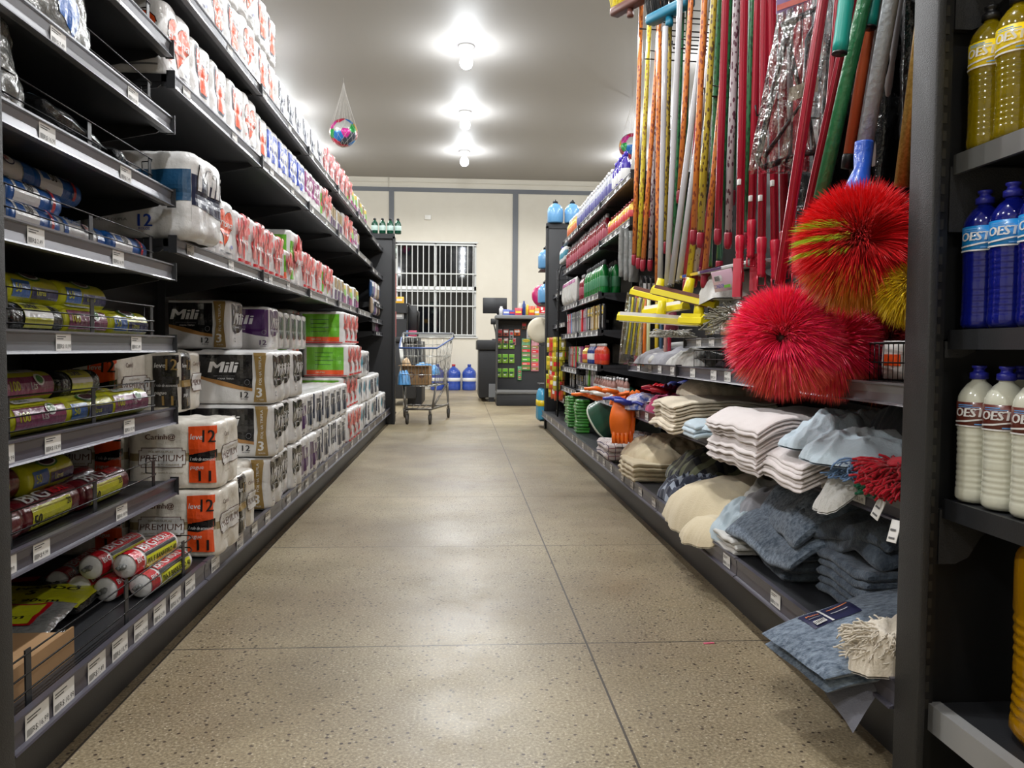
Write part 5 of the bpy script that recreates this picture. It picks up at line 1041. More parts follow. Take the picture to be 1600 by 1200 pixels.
# yellow squeegees and brushes on the far hooks
def squeegee(px, py, Y, L, rz, tilt, lab, m2=None):
    p = at(px, py, Y); t = thing('squeegee', lab, 'squeegee', p, group='yellow squeegees on the hooks', rot=(tilt*.5, 0, rz)); mb = MB()
    mb.prism([(-.03, 0), (.03, 0), (.022, .028), (-.006, .034), (-.026, .02)], -L/2, L/2, yelp, 'y'); mb.build('blade_holder', t)
    mb = MB(); mb.prism([(-.028, -.004), (-.006, -.004), (-.004, .036), (-.020, .036)], -L/2+.01, L/2-.01, m2 or white, 'y'); mb.build('foam_strip', t)
    mb = MB(); mb.lathe([(.016, 0), (.02, .02), (.016, .07)], yelp, 12, c=(.02, 0, .02)); mb.build('socket', t); return t
br2 = M('foam_brown', (104, 62, 50), rough=.7)
squeegee(1030, 505, 3.15, .34, 1.1, .15, 'long yellow squeegee with white foam, lowest of the set')
squeegee(1022, 468, 3.3, .22, .75, .5, 'yellow squeegee with brown strip, upper left of the set', br2)
squeegee(1068, 470, 3.0, .26, .95, .5, 'yellow squeegee with brown strip, upper right of the set', br2)
squeegee(1040, 488, 3.22, .2, .7, -.2, 'short yellow squeegee between the brown strip ones', white)
squeegee(1085, 505, 2.95, .12, .5, .1, 'small yellow squeegee piece nearest the clear bag', yelp)
mb = pillow(.11, .34, .05, film('clear_bag2', gloss=.3, bump=.8), 31, [], .006, 24); t = thing('bagged_brushes', 'yellow brushes in a clear bag hanging beside the squeegees', 'brush', at(985, 515, 3.75), rot=(st, .12, .3)); mb.build('clear_bag', t)
mb = MB()
for q in range(6): mb.tube([(-.035+.014*q, -.12, .025), (-.03+.012*q, .0, .025), (-.038+.015*q, .15, .03)], .006, yelp if q % 2 else M('pole_grey', (120, 124, 110)), 6)
mb.build('handles', t)
p = at(1050, 508, 3.35); mb = fringe((0, 0, -.05), 260, .05, .055, coffw, 44, .003, .3, droop=.6); mb.lathe([(.03, -.02), (.022, .03), (.012, .1)], M('brush_mauve', (150, 60, 90)), 12)
tag(mb.build('string_brush', None, p), 'white string headed brush with mauve collar under the squeegees', 'brush')
for k, (px, c) in enumerate(((994, (180, 30, 40)), (1000, (210, 200, 150)), (1007, (232, 120, 40)), (1013, (200, 205, 160)), (1026, (200, 170, 40)), (1033, (60, 90, 120)), (1040, (210, 160, 150)), (1046, (170, 36, 60)))):
    p = at(px, 530, 3.9-.03*k); mb = MB(); m_ = M('squeegee_pole_%d' % k, c, rough=.4); mb.tube([p+Vector((0, 0, .22)), p, p-Vector((0, 0, .13))], .009, m_, 8)
    tag(mb.build('plastic_tool', None), 'hanging plastic tool pole, %s from the far side below squeegees' % nth(k+1), 'tool', 'plastic tool poles below the squeegees')
for k, (px, py, Y) in enumerate(((972, 395, 4.2), (980, 400, 4.15), (988, 402, 4.1))):
    mb = pillow(.06, .26, .03, fclear, 60+k, [], .006, 16); tag(mb.build('bagged_tool', None, at(px, py, Y), rot=(st, 0, .4)), 'clear bagged tool hanging behind the far handles, %s from aisle end' % nth(k+1), 'tool', 'bagged tools behind the handles')
for k in range(5):
    mb = pillow(.07, .2, .03, fdark, 70+k, [rect(.01, .13, .06, .16, Wh)], .004, 16); tag(mb.build('bagged_tool', None, at(1006+7*k, 462, 4.0), rot=(st, 0, .4)), 'small dark bagged tool on pegs, %s from the left' % nth(k+1), 'tool', 'dark bagged tools on the pegs')

# dark bagged goods hanging deeper behind the front poles
for k, (px, py, Y, h_) in enumerate(((1300, 190, 2.05, .42), (1345, 150, 2.0, .44), (1385, 170, 1.92, .44), (1425, 150, 1.85, .44), (1260, 330, 2.15, .2), (1318, 420, 2.05, .26))):
    mb = pillow(.11, h_, .05, M('bag_black_film', (20, 21, 22), rough=.14, coat=.6, bump=.9, bscale=30), 500+k, [], .008, 24); tag(mb.build('bagged_tool', None, at(px, py, Y), rot=(st, 0, .3)), 'black bagged tool hanging behind the front poles, %s' % ('far left one', 'left of the copper pole', 'right of the copper pole', 'next to the near post', 'low small one', 'beside the red brush')[k], 'tool', 'black bagged tools behind the front poles')
# ================================================================ bottles
def liquid(n, c, trans=0, rough=.12): return M('liquid_'+n, c, rough=rough, coat=.8, trans=trans, ior=1.33, bump=.02, bscale=20)
def bottle_parts(h, r, body, cap, label, txt=None, ribs=True, stripe=None, sq=None, n=18, capm2=None, tcol=None):
    b = MB(); pr = [(0, 0), (r*.86, 0), (r, r*.2)]
    lo, hi = h*.06, h*.52
    if ribs:
        K = 44
        for i in range(K+1):
            z = lo+(hi-lo)*i/K; f = i/K; g = 0 if (.46 < f < .56 or f < .04) else 1
            pr.append((r*(1-.035*g*(1-abs(math.sin(f*K*.25*math.pi))))*(1-.03*math.sin(math.pi*f)), z))
    pr += [(r*1.0, h*.54), (r*1.0, h*.74), (r*.98, h*.77), (r*.86, h*.81), (r*.6, h*.86), (r*.38, h*.885), (r*.33, h*.9), (r*.33, h*.92)]
    b.lathe(pr, body, n, sq=sq)
    c = MB(); c.lathe([(r*.33, h*.90), (r*.46, h*.905), (r*.46, h*.945), (r*.40, h*.95), (r*.3, h*.955), (r*.26, h*.975), (r*.36, h*.985), (r*.36, h), (0, h)], cap, 14)
    l = MB(); z0, z1 = h*.555, h*.735; e = .0009
    l.lathe([(r+e*.2, z0), (r+e, z0+.0005), (r+e, z1), (r+e*.2, z1)], label, max(n, 24))
    if txt:
        ang = [a for a in (0,)]
        def cy(a0): return lambda s, t, o: ((r*1.008+e+o)*math.cos(a0+s/r), (r*1.008+e+o)*math.sin(a0+s/r), z0+t)
        H = z1-z0; wd = r*2.1
        it = [rect(-.5*wd, H*.0, .5*wd, H*.06, stripe or Wh), poly([(-.45*wd, H*.16), (-.1*wd, H*.2), (.48*wd, H*.36), (.48*wd, H*.41), (-.1*wd, H*.27), (-.45*wd, H*.22)], Wh), tex(txt, -.38*wd, H*.42, H*.34, tcol or Wh, bold=.05, fit=wd*.8, shear=.12), rect(-.3*wd, H*.86, .05*wd, H*.9, Wlb), rect(-.3*wd, H*.79, .2*wd, H*.82, Wlb), rect(.1*wd, H*.1, .4*wd, H*.15, Wlb)]
        decals(l, cy(math.pi*1.2), it, .007, 99, tcut=False)
    return b.mesh('bottle'), c.mesh('bottle_cap'), l.mesh('bottle_label')
def bottle(parts, loc, lab, group, rz=0, cat='bottle', name='bottle'):
    t = thing(name, lab, cat, loc, rz, group)
    put(parts[0], 'body', t); put(parts[1], 'cap', t)
    if parts[2]: put(parts[2], 'label', t)
    return t
capb = M('cap_blue', (40, 44, 150), rough=.35); capw = M('cap_white', (210, 210, 210), rough=.4); capk = M('cap_black', (22, 22, 24), rough=.35); capg = M('cap_grey', (90, 92, 96), rough=.4)
Ly = M('label_yellow', (236, 206, 20), rough=.35, coat=.4); Lb = M('label_blue', (20, 130, 200), rough=.35, coat=.4); Lbr = M('label_brown', (100, 44, 34), rough=.35, coat=.4); Lw = M('label_white', (214, 214, 212), rough=.4); Lr = M('label_rose', (150, 70, 84), rough=.4)
near = [(1.152, 'yellow', bottle_parts(.245, .0325, liquid('yellow', (196, 172, 20), .7), capk, Ly, 'OESTE'), 3, 'yellow label on clear yellow cleaner', 1.345),
        (.842, 'blue', bottle_parts(.24, .0325, liquid('blue', (20, 30, 140), .45), capb, Lb, 'OESTE'), 4, 'sky blue label on dark blue cleaner', 1.345),
        (.537, 'white', bottle_parts(.24, .0325, liquid('milk', (206, 206, 190)), capb, Lbr, 'OESTE'), 5, 'brown label on milky white cleaner', 1.345)]
for z, nm, prt, n, desc, y0 in near:
    for k in range(n):
        bottle(prt, (.912+.002*k, y0-.068*k-.002, z), 'ribbed bottle, %s, %s from the near post' % (desc, nth(k+1)), '%s cleaner bottles on the near right shelf' % nm)
        if k < 3: bottle(prt, (.985, y0-.01-.068*k, z), 'ribbed bottle, %s, second row, %s from post' % (desc, nth(k+1)), '%s cleaner bottles on the near right shelf' % nm)
big = bottle_parts(.40, .082, liquid('amber', (206, 150, 10), .45), capk, Ly, None); big = (big[0], big[1], None)
for k in range(2): bottle(big, (.985+.01*k, 1.20-.18*k, .162), 'large amber yellow liquid bottle on the near base shelf, %s from post' % nth(k+1), 'large amber bottles near the camera', name='large_bottle')
# far right shelves
def mini(h, r, body, cap, label, shape=0):
    b = MB(); b.lathe([(0, 0), (r*.9, 0), (r, r*.15), (r, h*.62), (r*.9, h*.7), (r*.42, h*.84), (r*.36, h*.88)], body, 12)
    c = MB(); c.lathe([(r*.42, h*.86), (r*.44, h*.97), (r*.3, h), (0, h)], cap, 10)
    l = MB(); l.lathe([(r*1.01, h*.2), (r*1.03, h*.21), (r*1.03, h*.5), (r*1.01, h*.51)], label, 12)
    return b.mesh('bottle'), c.mesh('bottle_cap'), l.mesh('bottle_label')
lg = lambda n, c: M('liq_'+n, c, rough=.2, coat=.6)
B_red = mini(.2, .032, lg('red', (120, 16, 34)), lg('clr', (176, 176, 182)), Lr); B_grn = mini(.22, .033, lg('green', (14, 110, 46)), capg, M('label_pale_green', (60, 120, 84), rough=.4))
B_pur = mini(.2, .03, lg('violet', (60, 44, 150)), M('cap_violet', (60, 40, 170), rough=.3), Lw); B_clr = mini(.19, .03, lg('clear', (170, 174, 184)), capw, M('label_lilac', (84, 84, 140), rough=.4)); B_yel = mini(.17, .03, lg('yel', (206, 176, 90)), capw, M('label_orange2', (190, 100, 60), rough=.4))
B_can = mini(.13, .034, M('can_gold', (214, 170, 70), rough=.3, metal=.3), lg('capred', (150, 40, 50)), M('label_red2', (190, 60, 60), rough=.4)); B_wht = mini(.16, .028, M('bottle_white', (214, 214, 214), rough=.35), capb, M('label_teal', (60, 130, 150), rough=.4)); B_orn = mini(.14, .03, M('bottle_orange', (206, 70, 34), rough=.35), capw, M('label_red3', (200, 40, 40), rough=.4)); B_blu = mini(.14, .03, M('bottle_blue', (40, 60, 130), rough=.35), capw, Lw); B_bro = mini(.12, .02, M('bottle_brown', (150, 110, 100), rough=.35), capw, Lw)
def brow(parts, X, y0, y1, z, desc, where, group, rows=2, pitch=.07, dx=.075, name='bottle', cat='bottle', jit=.004):
    n = max(1, int((y1-y0)/pitch))
    for r_ in range(rows):
        for k in range(n):
            if r_ and (k < n-9 and rows > 1 and False): continue
            bottle(parts, (X+dx*r_+j(jit), y1-pitch*(k+.5), z), '%s, %s, %s%s from the camera end' % (desc, where, 'back row, ' if r_ else '', nth(k+1)), group, j(.3), cat, name)
brow(B_pur, .945, 4.55, 4.9, 1.742, 'violet spray bottle', 'top right shelf', 'bottles on the top right shelf', 1)
brow(B_clr, .945, 4.95, 6.35, 1.742, 'clear lilac bottle', 'top right shelf', 'bottles on the top right shelf', 2, .082)
brow(B_yel, .945, 6.4, 6.95, 1.742, 'yellow orange bottle', 'top right shelf', 'bottles on the top right shelf', 2)
brow(B_wht, .945, 7.0, 7.5, 1.60, 'white teal bottle', 'far right end shelf', 'bottles on the top right shelf', 1)
brow(B_can, .945, 4.25, 4.98, 1.497, 'gold red can', 'upper short shelf', 'cans on the short right shelf', 2, .075)
brow(B_red, .945, 5.1, 6.95, 1.482, 'dark red bottle', 'third right shelf', 'red bottles on the right shelf', 1, .084)
brow(B_grn, .945, 5.1, 5.95, 1.172, 'green bottle', 'fourth right shelf', 'green bottles on the right shelf', 2, .086)
brow(B_red, .945, 5.96, 6.15, 1.172, 'dark red bottle', 'fourth right shelf', 'green bottles on the right shelf', 1)
for k in range(6): mb = pillow(.12, .2, .06, M('foil_pearl', (190, 190, 186), rough=.3, coat=.4, bump=.5), 120+k, [rect(.01, .15, .11, .18, Wmag)], .004, 14); tag(mb.build('refill_pouch', None, (.93, 6.24+.12*k, 1.27), rot=(st*.97, 0, -st)), 'pearl white refill pouch with magenta band, %s along the shelf' % nth(k+1), 'pouch', 'refill pouches on the fourth right shelf')
# slim upright packets / brushes in blister cards
def card_mesh(c1_, c2_, w=.05, h=.17, t=.02):
    mb = MB(); mb.rbox(-t/2, -w/2, 0, t/2, w/2, h, c1_, .003); decals(mb, flatX(-t/2, w/2, 0, -1), [rect(w*.1, h*.62, w*.9, h*.92, c2_), rect(w*.35, h*.08, w*.65, h*.55, Wh), rect(w*.2, h*.7, w*.8, h*.76, Wh)], 1, 1); return mb.mesh('packet')
cols_ = [(Wred, Wh), (Wlb, Wred), (Wgr, Wgy), (Wgy, Wdg), (Wgy, Wgy), (Wmag, Wh), (Wgold, Wyel), (Wyel, Wbk), (Wbk, Wyel), (Wcor, Wgr)]
CM = [card_mesh(*c) for c in cols_]; cn_ = ['red', 'light blue', 'green', 'grey and green', 'grey', 'magenta', 'gold', 'yellow', 'black and yellow', 'coral']
def crow(keys, X, y0, z, pitch, where, group, sc=1, hz=None):
    seen = {}
    for k, q in enumerate(keys):
        o = put(CM[q], 'packet', None, (X+j(.006), y0-pitch*k, z), j(.1)); o.scale = (sc, sc, sc); seen[q] = seen.get(q, 0)+1
        tag(o, '%s packet %s, %s from far end' % (cn_[q], where, nth(seen[q])), 'packet', group)
crow([0, 1, 0, 1, 0, 3, 4, 3, 4, 3, 4, 2, 4, 0, 5, 5, 5, 4, 8, 8, 6, 7, 6, 7, 6, 7, 8, 8], .93, 6.85, .932, .062, 'on the fifth right shelf', 'packets on the fifth right shelf')
crow([3, 0, 3, 0, 2, 3, 0, 2, 3, 0, 5, 5], .95, 6.85, .652, .065, 'on the sixth right shelf', 'packets on the sixth right shelf')
brow(B_orn, .945, 5.1, 5.45, .70, 'orange bottle', 'sixth right shelf', 'small bottles on the sixth right shelf', 1, .062)
brow(B_blu, .945, 5.46, 5.75, .70, 'blue bottle', 'sixth right shelf', 'small bottles on the sixth right shelf', 1, .06)
brow(B_can, .945, 5.76, 5.98, .70, 'gold can', 'sixth right shelf', 'small bottles on the sixth right shelf', 1, .07)
crow([4, 8, 4, 8, 4, 4, 8, 4, 8, 4], .95, 6.8, .48, .085, 'on the seventh right shelf', 'packets on the seventh right shelf', .7)
crow([4, 4, 2, 4, 5, 4, 4], .95, 5.95, .53, .07, 'on the short seventh shelf near the gloves', 'packets on the seventh right shelf', .85)
brow(B_bro, .93, 4.66, 5.45, .505, 'small pale brown bottle', 'beside the gloves', 'pale brown bottles by the gloves', 2, .09)
# wire end rack and snacks at the far end of the right run
t = thing('wire_rack', 'black wire rack at the far end of the right shelving', 'rack', (0, 0, 0)); mb = MB()
for z in [.25+.09*i for i in range(15)]: mb.tube([(.86, 7.0, z), (.86, 7.12, z), (1.2, 7.12, z)], .0025, wirem, 4)
for x in (.86, .95, 1.04, 1.13, 1.2): mb.tube([(x, 7.12, .2), (x, 7.12, 1.5)], .003, wirem, 4)
mb.tube([(.86, 7.0, .2), (.86, 7.0, 1.45), (.88, 7.02, 1.53), (.95, 7.06, 1.56), (1.2, 7.06, 1.56)], .008, wirem, 8); mb.build('wire_frame', t)
sn = [((170, 160, 36), 'yellow'), ((140, 124, 50), 'mustard'), ((186, 80, 36), 'orange'), ((110, 96, 50), 'tan')]
for k in range(30):
    c, nm = sn[(k*7+k//5) % 4 if k % 6 else 2]; mb = pillow(.1, .14, .03, M('snack_'+nm, c, rough=.3, coat=.5, bump=.6), 200+k, [rect(.02, .05, .08, .09, (Wred, Wyel, Wh)[k % 3])], .005, 12)
    r_, c_ = divmod(k, 5); tag(mb.build('snack_bag', None, (.90-.02*(r_ % 2)+.05*(c_ % 2), 7.18+.13*c_, .40+.088*r_), rot=(st, 0, -.75+.35*math.sin(k))), '%s small snack bag, row %s from bottom, %s along' % (nm, ONES[r_+1].replace('first', 'one').replace('second', 'two').replace('third', 'three').replace('fourth', 'four').replace('fifth', 'five').replace('sixth', 'six'), nth(c_+1)), 'snack bag', 'snack bags on the far right end')
# five-litre bottles on top of and beside the right end panel
jug5 = MB(); jm = M('jug_sky_blue', (104, 160, 206), rough=.3, coat=.5)
jug5.lathe([(0, 0), (.07, 0), (.078, .012), (.078, .12), (.07, .15), (.045, .18), (.02, .195), (.02, .205)], jm, 20, sq=2.6); jb = jug5.mesh('jug_body'); jc = MB(); jc.lathe([(.026, .197), (.026, .217), (.012, .222), (.012, .232), (0, .232)], capk, 12); jc = jc.mesh('jug_cap')
for k, (x, y, z) in enumerate(((.93, 7.93, 2.052), (1.10, 7.92, 2.052), (1.27, 7.93, 2.052), (.86, 8.13, 1.62), (.86, 8.13, 1.27))):
    bottle((jb, jc, None), (x, y, z), 'sky blue jug with black cap, %s' % ('leftmost on top of the right end panel', 'middle on top of the right end panel', 'rightmost on top of the right end panel', 'beyond the end panel, upper one', 'beyond the end panel, lower one')[k], 'sky blue jugs at the far right end', name='jug', cat='jug')
t = thing('end_rack', 'low shelf rack fixed behind the right end panel', 'rack', (0, 0, 0)); mb = MB()
for z in (.08, .45, .84, 1.26, 1.61): mb.box(.8, 7.975, z-.012, 1.38, 8.3, z-.002, steel)
mb.box(1.34, 7.975, .02, 1.38, 8.3, 1.7, steel); mb.build('rack_shelves', t)
pk_ = MB(); pk_.lathe([(0, 0), (.05, 0), (.055, .02), (.05, .25), (.035, .3), (.018, .32)], M('bottle_sky', (70, 160, 200), rough=.3, coat=.4), 16); pk_.lathe([(.053, .14), (.056, .142), (.054, .2), (.05, .2)], Ly, 16)
for k in range(2): tag(pk_.build('tall_bottle', None, (.83, 8.03+.13*k, .08)), 'tall light blue bottle with yellow band behind end panel, %s' % ('nearer', 'farther')[k], 'bottle')
mb = MB(); mb.lathe([(.05, -.04), (.12, -.045), (.135, -.02), (.135, .02), (.12, .045), (.05, .04)], M('cream_plastic', (220, 210, 186), rough=.4), 28, M4=Matrix.Rotation(math.pi/2, 4, 'X')); tag(mb.build('cable_reel', None, (.83, 8.35, 1.0)), 'cream round reel hanging beyond the right end panel', 'reel')
mb = MB(); mb.lathe([(0, -.03), (.1, -.03), (.12, 0), (.1, .03), (0, .03)], M('magenta_plastic', (190, 30, 100), rough=.35), 28, M4=Matrix.Rotation(math.pi/2, 4, 'X')); tag(mb.build('round_toy', None, (.86, 8.36, 1.36)), 'magenta round item hanging beyond the right end panel', 'toy')
# left end: green bottles and display beyond
B_dg = mini(.16, .034, lg('darkgreen', (14, 70, 50)), capk, M('label_mint', (190, 214, 206), rough=.4))
for k in range(4): bottle(B_dg, (-.80+.08*(k % 4)-.1, 8.37, 1.982), 'dark green bottle with mint label, %s from the left on end panel' % nth(k+1), 'green bottles on the left end panel')
t = thing('end_display', 'narrow display beyond the left end panel with hanging packets', 'rack', (0, 0, 0)); mb = MB(); mb.box(-1.2, 8.41, .02, -.69, 8.46, 1.95, steel)
for z in (.1, .5, .9, 1.3, 1.75): mb.box(-1.2, 8.46, z, -.69, 8.56, z+.015, steel)
mb.build('rack_shelves', t)
for k in range(2): bottle(B_dg, (-.72-.08*k, 8.51, 1.767), 'dark green bottle beyond the left end panel, %s' % nth(k+1), 'green bottles beyond the left end panel')
for k in range(6): o = put(CM[(0, 9, 1, 0, 6, 3)[k]], 'packet', None, (-.70-.07*(k % 3), 8.51, .915+.4*(k//3)), 0); o.scale = (1, 1, 1.6); tag(o, '%s packet on the display beyond the left end panel, %s' % (cn_[(0, 9, 1, 0, 6, 3)[k]], nth(k+1)), 'packet', 'packets beyond the left end panel')
# small hanging goods in the last bay on the left
LQ = [((150, 130, 110), 'tan'), ((30, 66, 110), 'dark blue'), ((120, 80, 150), 'purple'), ((190, 186, 180), 'pale grey'), ((60, 40, 50), 'dark')]
for k in range(12):
    c, nm = LQ[k % 5]; mb = pillow(.12, .16, .04, M('goods_'+nm.replace(' ', '_'), c, rough=.35, coat=.4, bump=.5), 300+k, [rect(.02, .1, .1, .14, Wh)], .004, 12)
    tag(mb.build('hanging_bag', None, (-.87, 7.62+.11*(k % 6), 1.20+.16*(k//6)), rot=(st, 0, st+.2*math.sin(k*3))), '%s hanging bag in the last left bay, %s row, %s along' % (nm, ('lower', 'upper')[k//6], nth(k % 6+1)), 'packet', 'hanging bags in the last left bay')
for z, w_ in ((.962, 'on the low added shelf of the last left bay'), (1.243, 'on the upper added shelf of the last left bay')): pass
crow([5, 4, 5, 4, 5, 4, 5, 4], -.86, 8.28, .962, .07, 'on the low added shelf in the last left bay', 'packets on the last left bay', .62)
# ================================================================ shopping cart
def cart():
    t = thing('shopping_cart', 'metal shopping cart with blue rim parked at the end of the aisle', 'shopping cart', (-.44, 8.35, 0), -.06)
    cz = chrome; zb, zf = .40, .80
    def top(v): return .80+.12*v
    def hw(v, z): return (.20+.09*v)*(1-.18*(1-(z-zb)/.45)) # half width
    def y_(v, z): return v*(.80)-.08*((z-zb)/.45)*(1-v)+.06*v*((z-zb)/.45)
    mb = MB()
    def pt(sx, v, f): z = zb+(top(v)-zb)*f; z += .03*(1-v)*0; return (sx*hw(v, z), y_(v, z), z)
    for sx in (-1, 1):
        for k in range(17): v = k/16; mb.tube([pt(sx, v, 0), pt(sx, v, 1)], .0022, cz, 4)
        for f in (0, .3, .6, 1): mb.tube([pt(sx, k/8, f) for k in range(9)], .004 if f in (0, 1) else .0025, cz, 5)
    for v in (0, 1):
        for k in range(11): u = -1+2*k/10; mb.tube([(u*hw(v, zb), y_(v, zb), zb), (u*hw(v, top(v)), y_(v, top(v)), top(v))], .0022, cz, 4)
        for f in (0, .3, .6, 1): a = pt(-1, v, f); b = pt(1, v, f); mb.tube([a, b], .0035, cz, 5)
    for k in range(1, 14): v = k/14; mb.tube([(-hw(v, zb), y_(v, zb), zb), (hw(v, zb), y_(v, zb), zb)], .0022, cz, 4)
    for k in range(7): u = -1+2*k/6; mb.tube([(u*hw(0, zb), 0, zb), (u*hw(1, zb), .8, zb)], .0022, cz, 4)
    mb.build('basket', t)
    mb = MB(); bp_ = M('cart_blue', (60, 90, 150), rough=.4); mb.tube([pt(-1, k/8, 1) for k in range(8, -1, -1)]+[pt(1, k/8, 1) for k in range(0, 9)], .009, bp_, 8); mb.build('basket_rim', t)
    mb = MB(); mb.tube([(-.30, .93, .93), (-.29, .96, .97), (.29, .96, .97), (.30, .93, .93)], .014, M('cart_handle', (110, 112, 116), rough=.4), 8); mb.tube([(-.29, .96, .97), (-.27, .84, .86)], .01, cz, 6); mb.tube([(.29, .96, .97), (.27, .84, .86)], .01, cz, 6); mb.build('handle', t)
    mb = MB()
    for k in range(12): u = -.24+.48*k/11; mb.tube([(u, .86, .56), (u, .80, .93)], .002, cz, 4)
    for z in (.56, .7, .84, .93): mb.tube([(-.25, .86-.06*(z-.56)/.37, z), (.25, .86-.06*(z-.56)/.37, z)], .003, cz, 5)
    mb.build('child_seat_flap', t)
    mb = MB(); cg = M('cart_frame_grey', (120, 116, 110), rough=.35, metal=.7)
    for sx in (-1, 1):
        mb.tube([(sx*.13, -.02, .16), (sx*.14, .05, .16), (sx*.25, .72, .16), (sx*.25, .76, .2), (sx*.24, .62, .40)], .012, cg, 8); mb.tube([(sx*.24, .78, .40), (sx*.25, .80, .14)], .011, cg, 8)
        mb.tube([(sx*.24, .62, .40), (sx*.14, .1, .17)], .011, cg, 8); mb.tube([(sx*.17, .1, .40), (sx*.14, .02, .16)], .011, cg, 8)
    mb.tube([(-.13, -.02, .16), (.13, -.02, .16)], .012, cg, 8); mb.tube([(-.22, .55, .16), (.22, .55, .16)], .01, cg, 8); mb.tube([(-.24, .62, .40), (.24, .62, .40)], .01, cg, 8)
    for k in range(6): x = -.12+.048*k; mb.tube([(x, 0, .165), (x*1.5, .5, .165)], .004, cg, 5)
    mb.build('chassis', t)
    wm_ = M('wheel_grey', (70, 66, 62), rough=.5)
    for (x, y) in ((-.12, -.02), (.12, -.02), (-.25, .8), (.25, .8)):
        mb = MB(); mb.lathe([(0, -.012), (.05, -.014), (.056, -.008), (.056, .008), (.05, .014), (0, .012)], wm_, 20, M4=Matrix.Translation((x, y+.02, .056)) @ Matrix.Rotation(math.pi/2, 4, 'Y')); w_ = mb.build('wheel', t)
        mb = MB(); mb.tube([(x, y, .15), (x, y, .115)], .014, cg, 8)
        for s_ in (-1, 1): mb.prism([(y-.015, .12), (y+.015, .12), (y+.028, .05), (y+.012, .05)], x+s_*.019-.0015, x+s_*.019+.0015, cg, 'x')
        mb.build('caster_fork', w_)
    return t
cart()
cb = thing('cardboard_box', 'open brown cardboard box inside the shopping cart', 'box', (-.47, 8.52, .408), -.06); mb = MB()
for q in ((-.13, 0, 0, .13, .004, .2), (-.13, .3, 0, .13, .304, .2), (-.13, 0, 0, -.126, .3, .2), (.126, 0, 0, .13, .3, .2), (-.13, 0, 0, .13, .3, .004)): mb.box(*q, card)
decals(mb, flatY(-.13, 0, 0), [ell(.07, .1, .035, .035, Wbrown), ell(.07, .1, .025, .025, card), ell(.18, .1, .03, .03, Wbrown)], 1, 1); mb.build('box_body', cb); mb = MB(); mb.box(-.13, -.06, .2, .13, 0, .204, card); mb.box(-.2, 0, .2, -.13, .3, .204, card); mb.build('flap', cb)
sb_ = M('bag_sky', (90, 160, 220), rough=.35, coat=.4, bump=.6); mb = crumple(.34, .26, .12, sb_, 400, 8, .05, 30); tag(mb.build('plastic_bag', None, (-.40, 8.98, .50)), 'blue plastic bag on top behind the box in the cart', 'bag')
mb = crumple(.14, .2, .2, sb_, 401, 9, .05, 24); tag(mb.build('plastic_bag', None, (-.60, 8.45, .41), .1), 'light blue bag squeezed left of the box in cart', 'bag')
mb = crumple(.16, .2, .26, M('bag_beige', (190, 160, 120), rough=.4, coat=.3, bump=.6), 402, 10, .05, 24); tag(mb.build('food_bag', None, (-.60, 8.75, .41), .1), 'beige wrinkled bag at the left back of the cart', 'bag')
# ================================================================ water jugs against the far wall
jgm = M('water_blue', (46, 78, 170), rough=.25, coat=.5, trans=.15)
for k, (x, c) in enumerate(((-.14, (170, 40, 50)), (.16, (40, 60, 140)), (-.45, (40, 60, 140)))):
    t = thing('water_jug', 'blue twenty litre water jug on the floor, %s' % ('middle one with red cap', 'right one with blue cap', 'left one behind the cart')[k], 'water jug', (x, 15.25, 0), group='water jugs by the far wall')
    mb = MB(); mb.lathe([(0, 0), (.125, 0), (.135, .02), (.135, .1), (.13, .12), (.135, .14), (.135, .24), (.13, .26), (.135, .28), (.135, .33), (.12, .37), (.07, .42), (.035, .44), (.03, .47)], jgm, 24); mb.build('body', t)
    mb = MB(); mb.lathe([(.034, .455), (.036, .495), (0, .497)], M('jugcap_%d' % k, c, rough=.4), 14); mb.build('cap', t)
    mb = MB(); mb.lathe([(.136, .17), (.1375, .171), (.1375, .235), (.136, .236)], Lw, 24); mb.build('label', t)
# ================================================================ checkouts
ck = M('counter_black', (34, 35, 38), rough=.5); ckg = M('counter_grey', (120, 122, 124), rough=.4)
t = thing('checkout_counter', 'black checkout counter body left of the snack rack', 'counter', (0, 0, 0)); mb = MB(); mb.rbox(.27, 11.95, .06, 1.35, 12.9, .86, ck, .01); mb.rbox(.24, 11.9, .78, 1.37, 12.95, .93, ck, .01); mb.build('body', t); mb = MB(); mb.box(.42, 11.9, .07, .80, 11.94, .27, ckg); mb.box(.42, 11.92, 0, .5, 12.0, .07, ck); mb.box(.3, 12.8, 0, .4, 12.88, .07, ck); mb.build('foot_panel', t)
t = thing('snack_rack', 'black rack with green packets on hooks at the checkout', 'rack', (0, 0, 0)); mb = MB(); mb.rbox(.50, 11.08, .0, 1.4, 11.5, .17, ck, .01); mb.box(.5, 11.05, .17, 1.4, 11.5, .19, ckg); mb.box(.5, 11.03, .19, 1.4, 11.05, .23, ckg); mb.box(.52, 11.42, .2, 1.4, 11.5, 1.24, ck); mb.box(.50, 11.06, .2, .515, 11.5, 1.2, M('rack_side', (44, 45, 48), rough=.5)); mb.box(.52, 11.38, .22, 1.4, 11.43, 1.2, M('slatwall', (30, 31, 34), rough=.5)); mb.build('body', t)
mb = MB(); mb.rbox(.48, 11.04, 1.22, 1.4, 11.5, 1.27, ckg, .006); mb.build('top_shelf', t)
gp1 = MB(); gm1 = M('packet_lime', (120, 160, 50), rough=.35, coat=.4); gp1.rbox(-.04, -.006, -.13, .04, .006, 0, gm1, .003); decals(gp1, flatY(-.04, -.006, -.13), [rect(.01, .09, .07, .12, Wgr), rect(.022, .03, .05, .042, Wh), rect(.01, .055, .07, .08, Wdg)], 1, 1); gp1 = gp1.mesh('packet')
rows_ = ('top', 'middle', 'bottom')
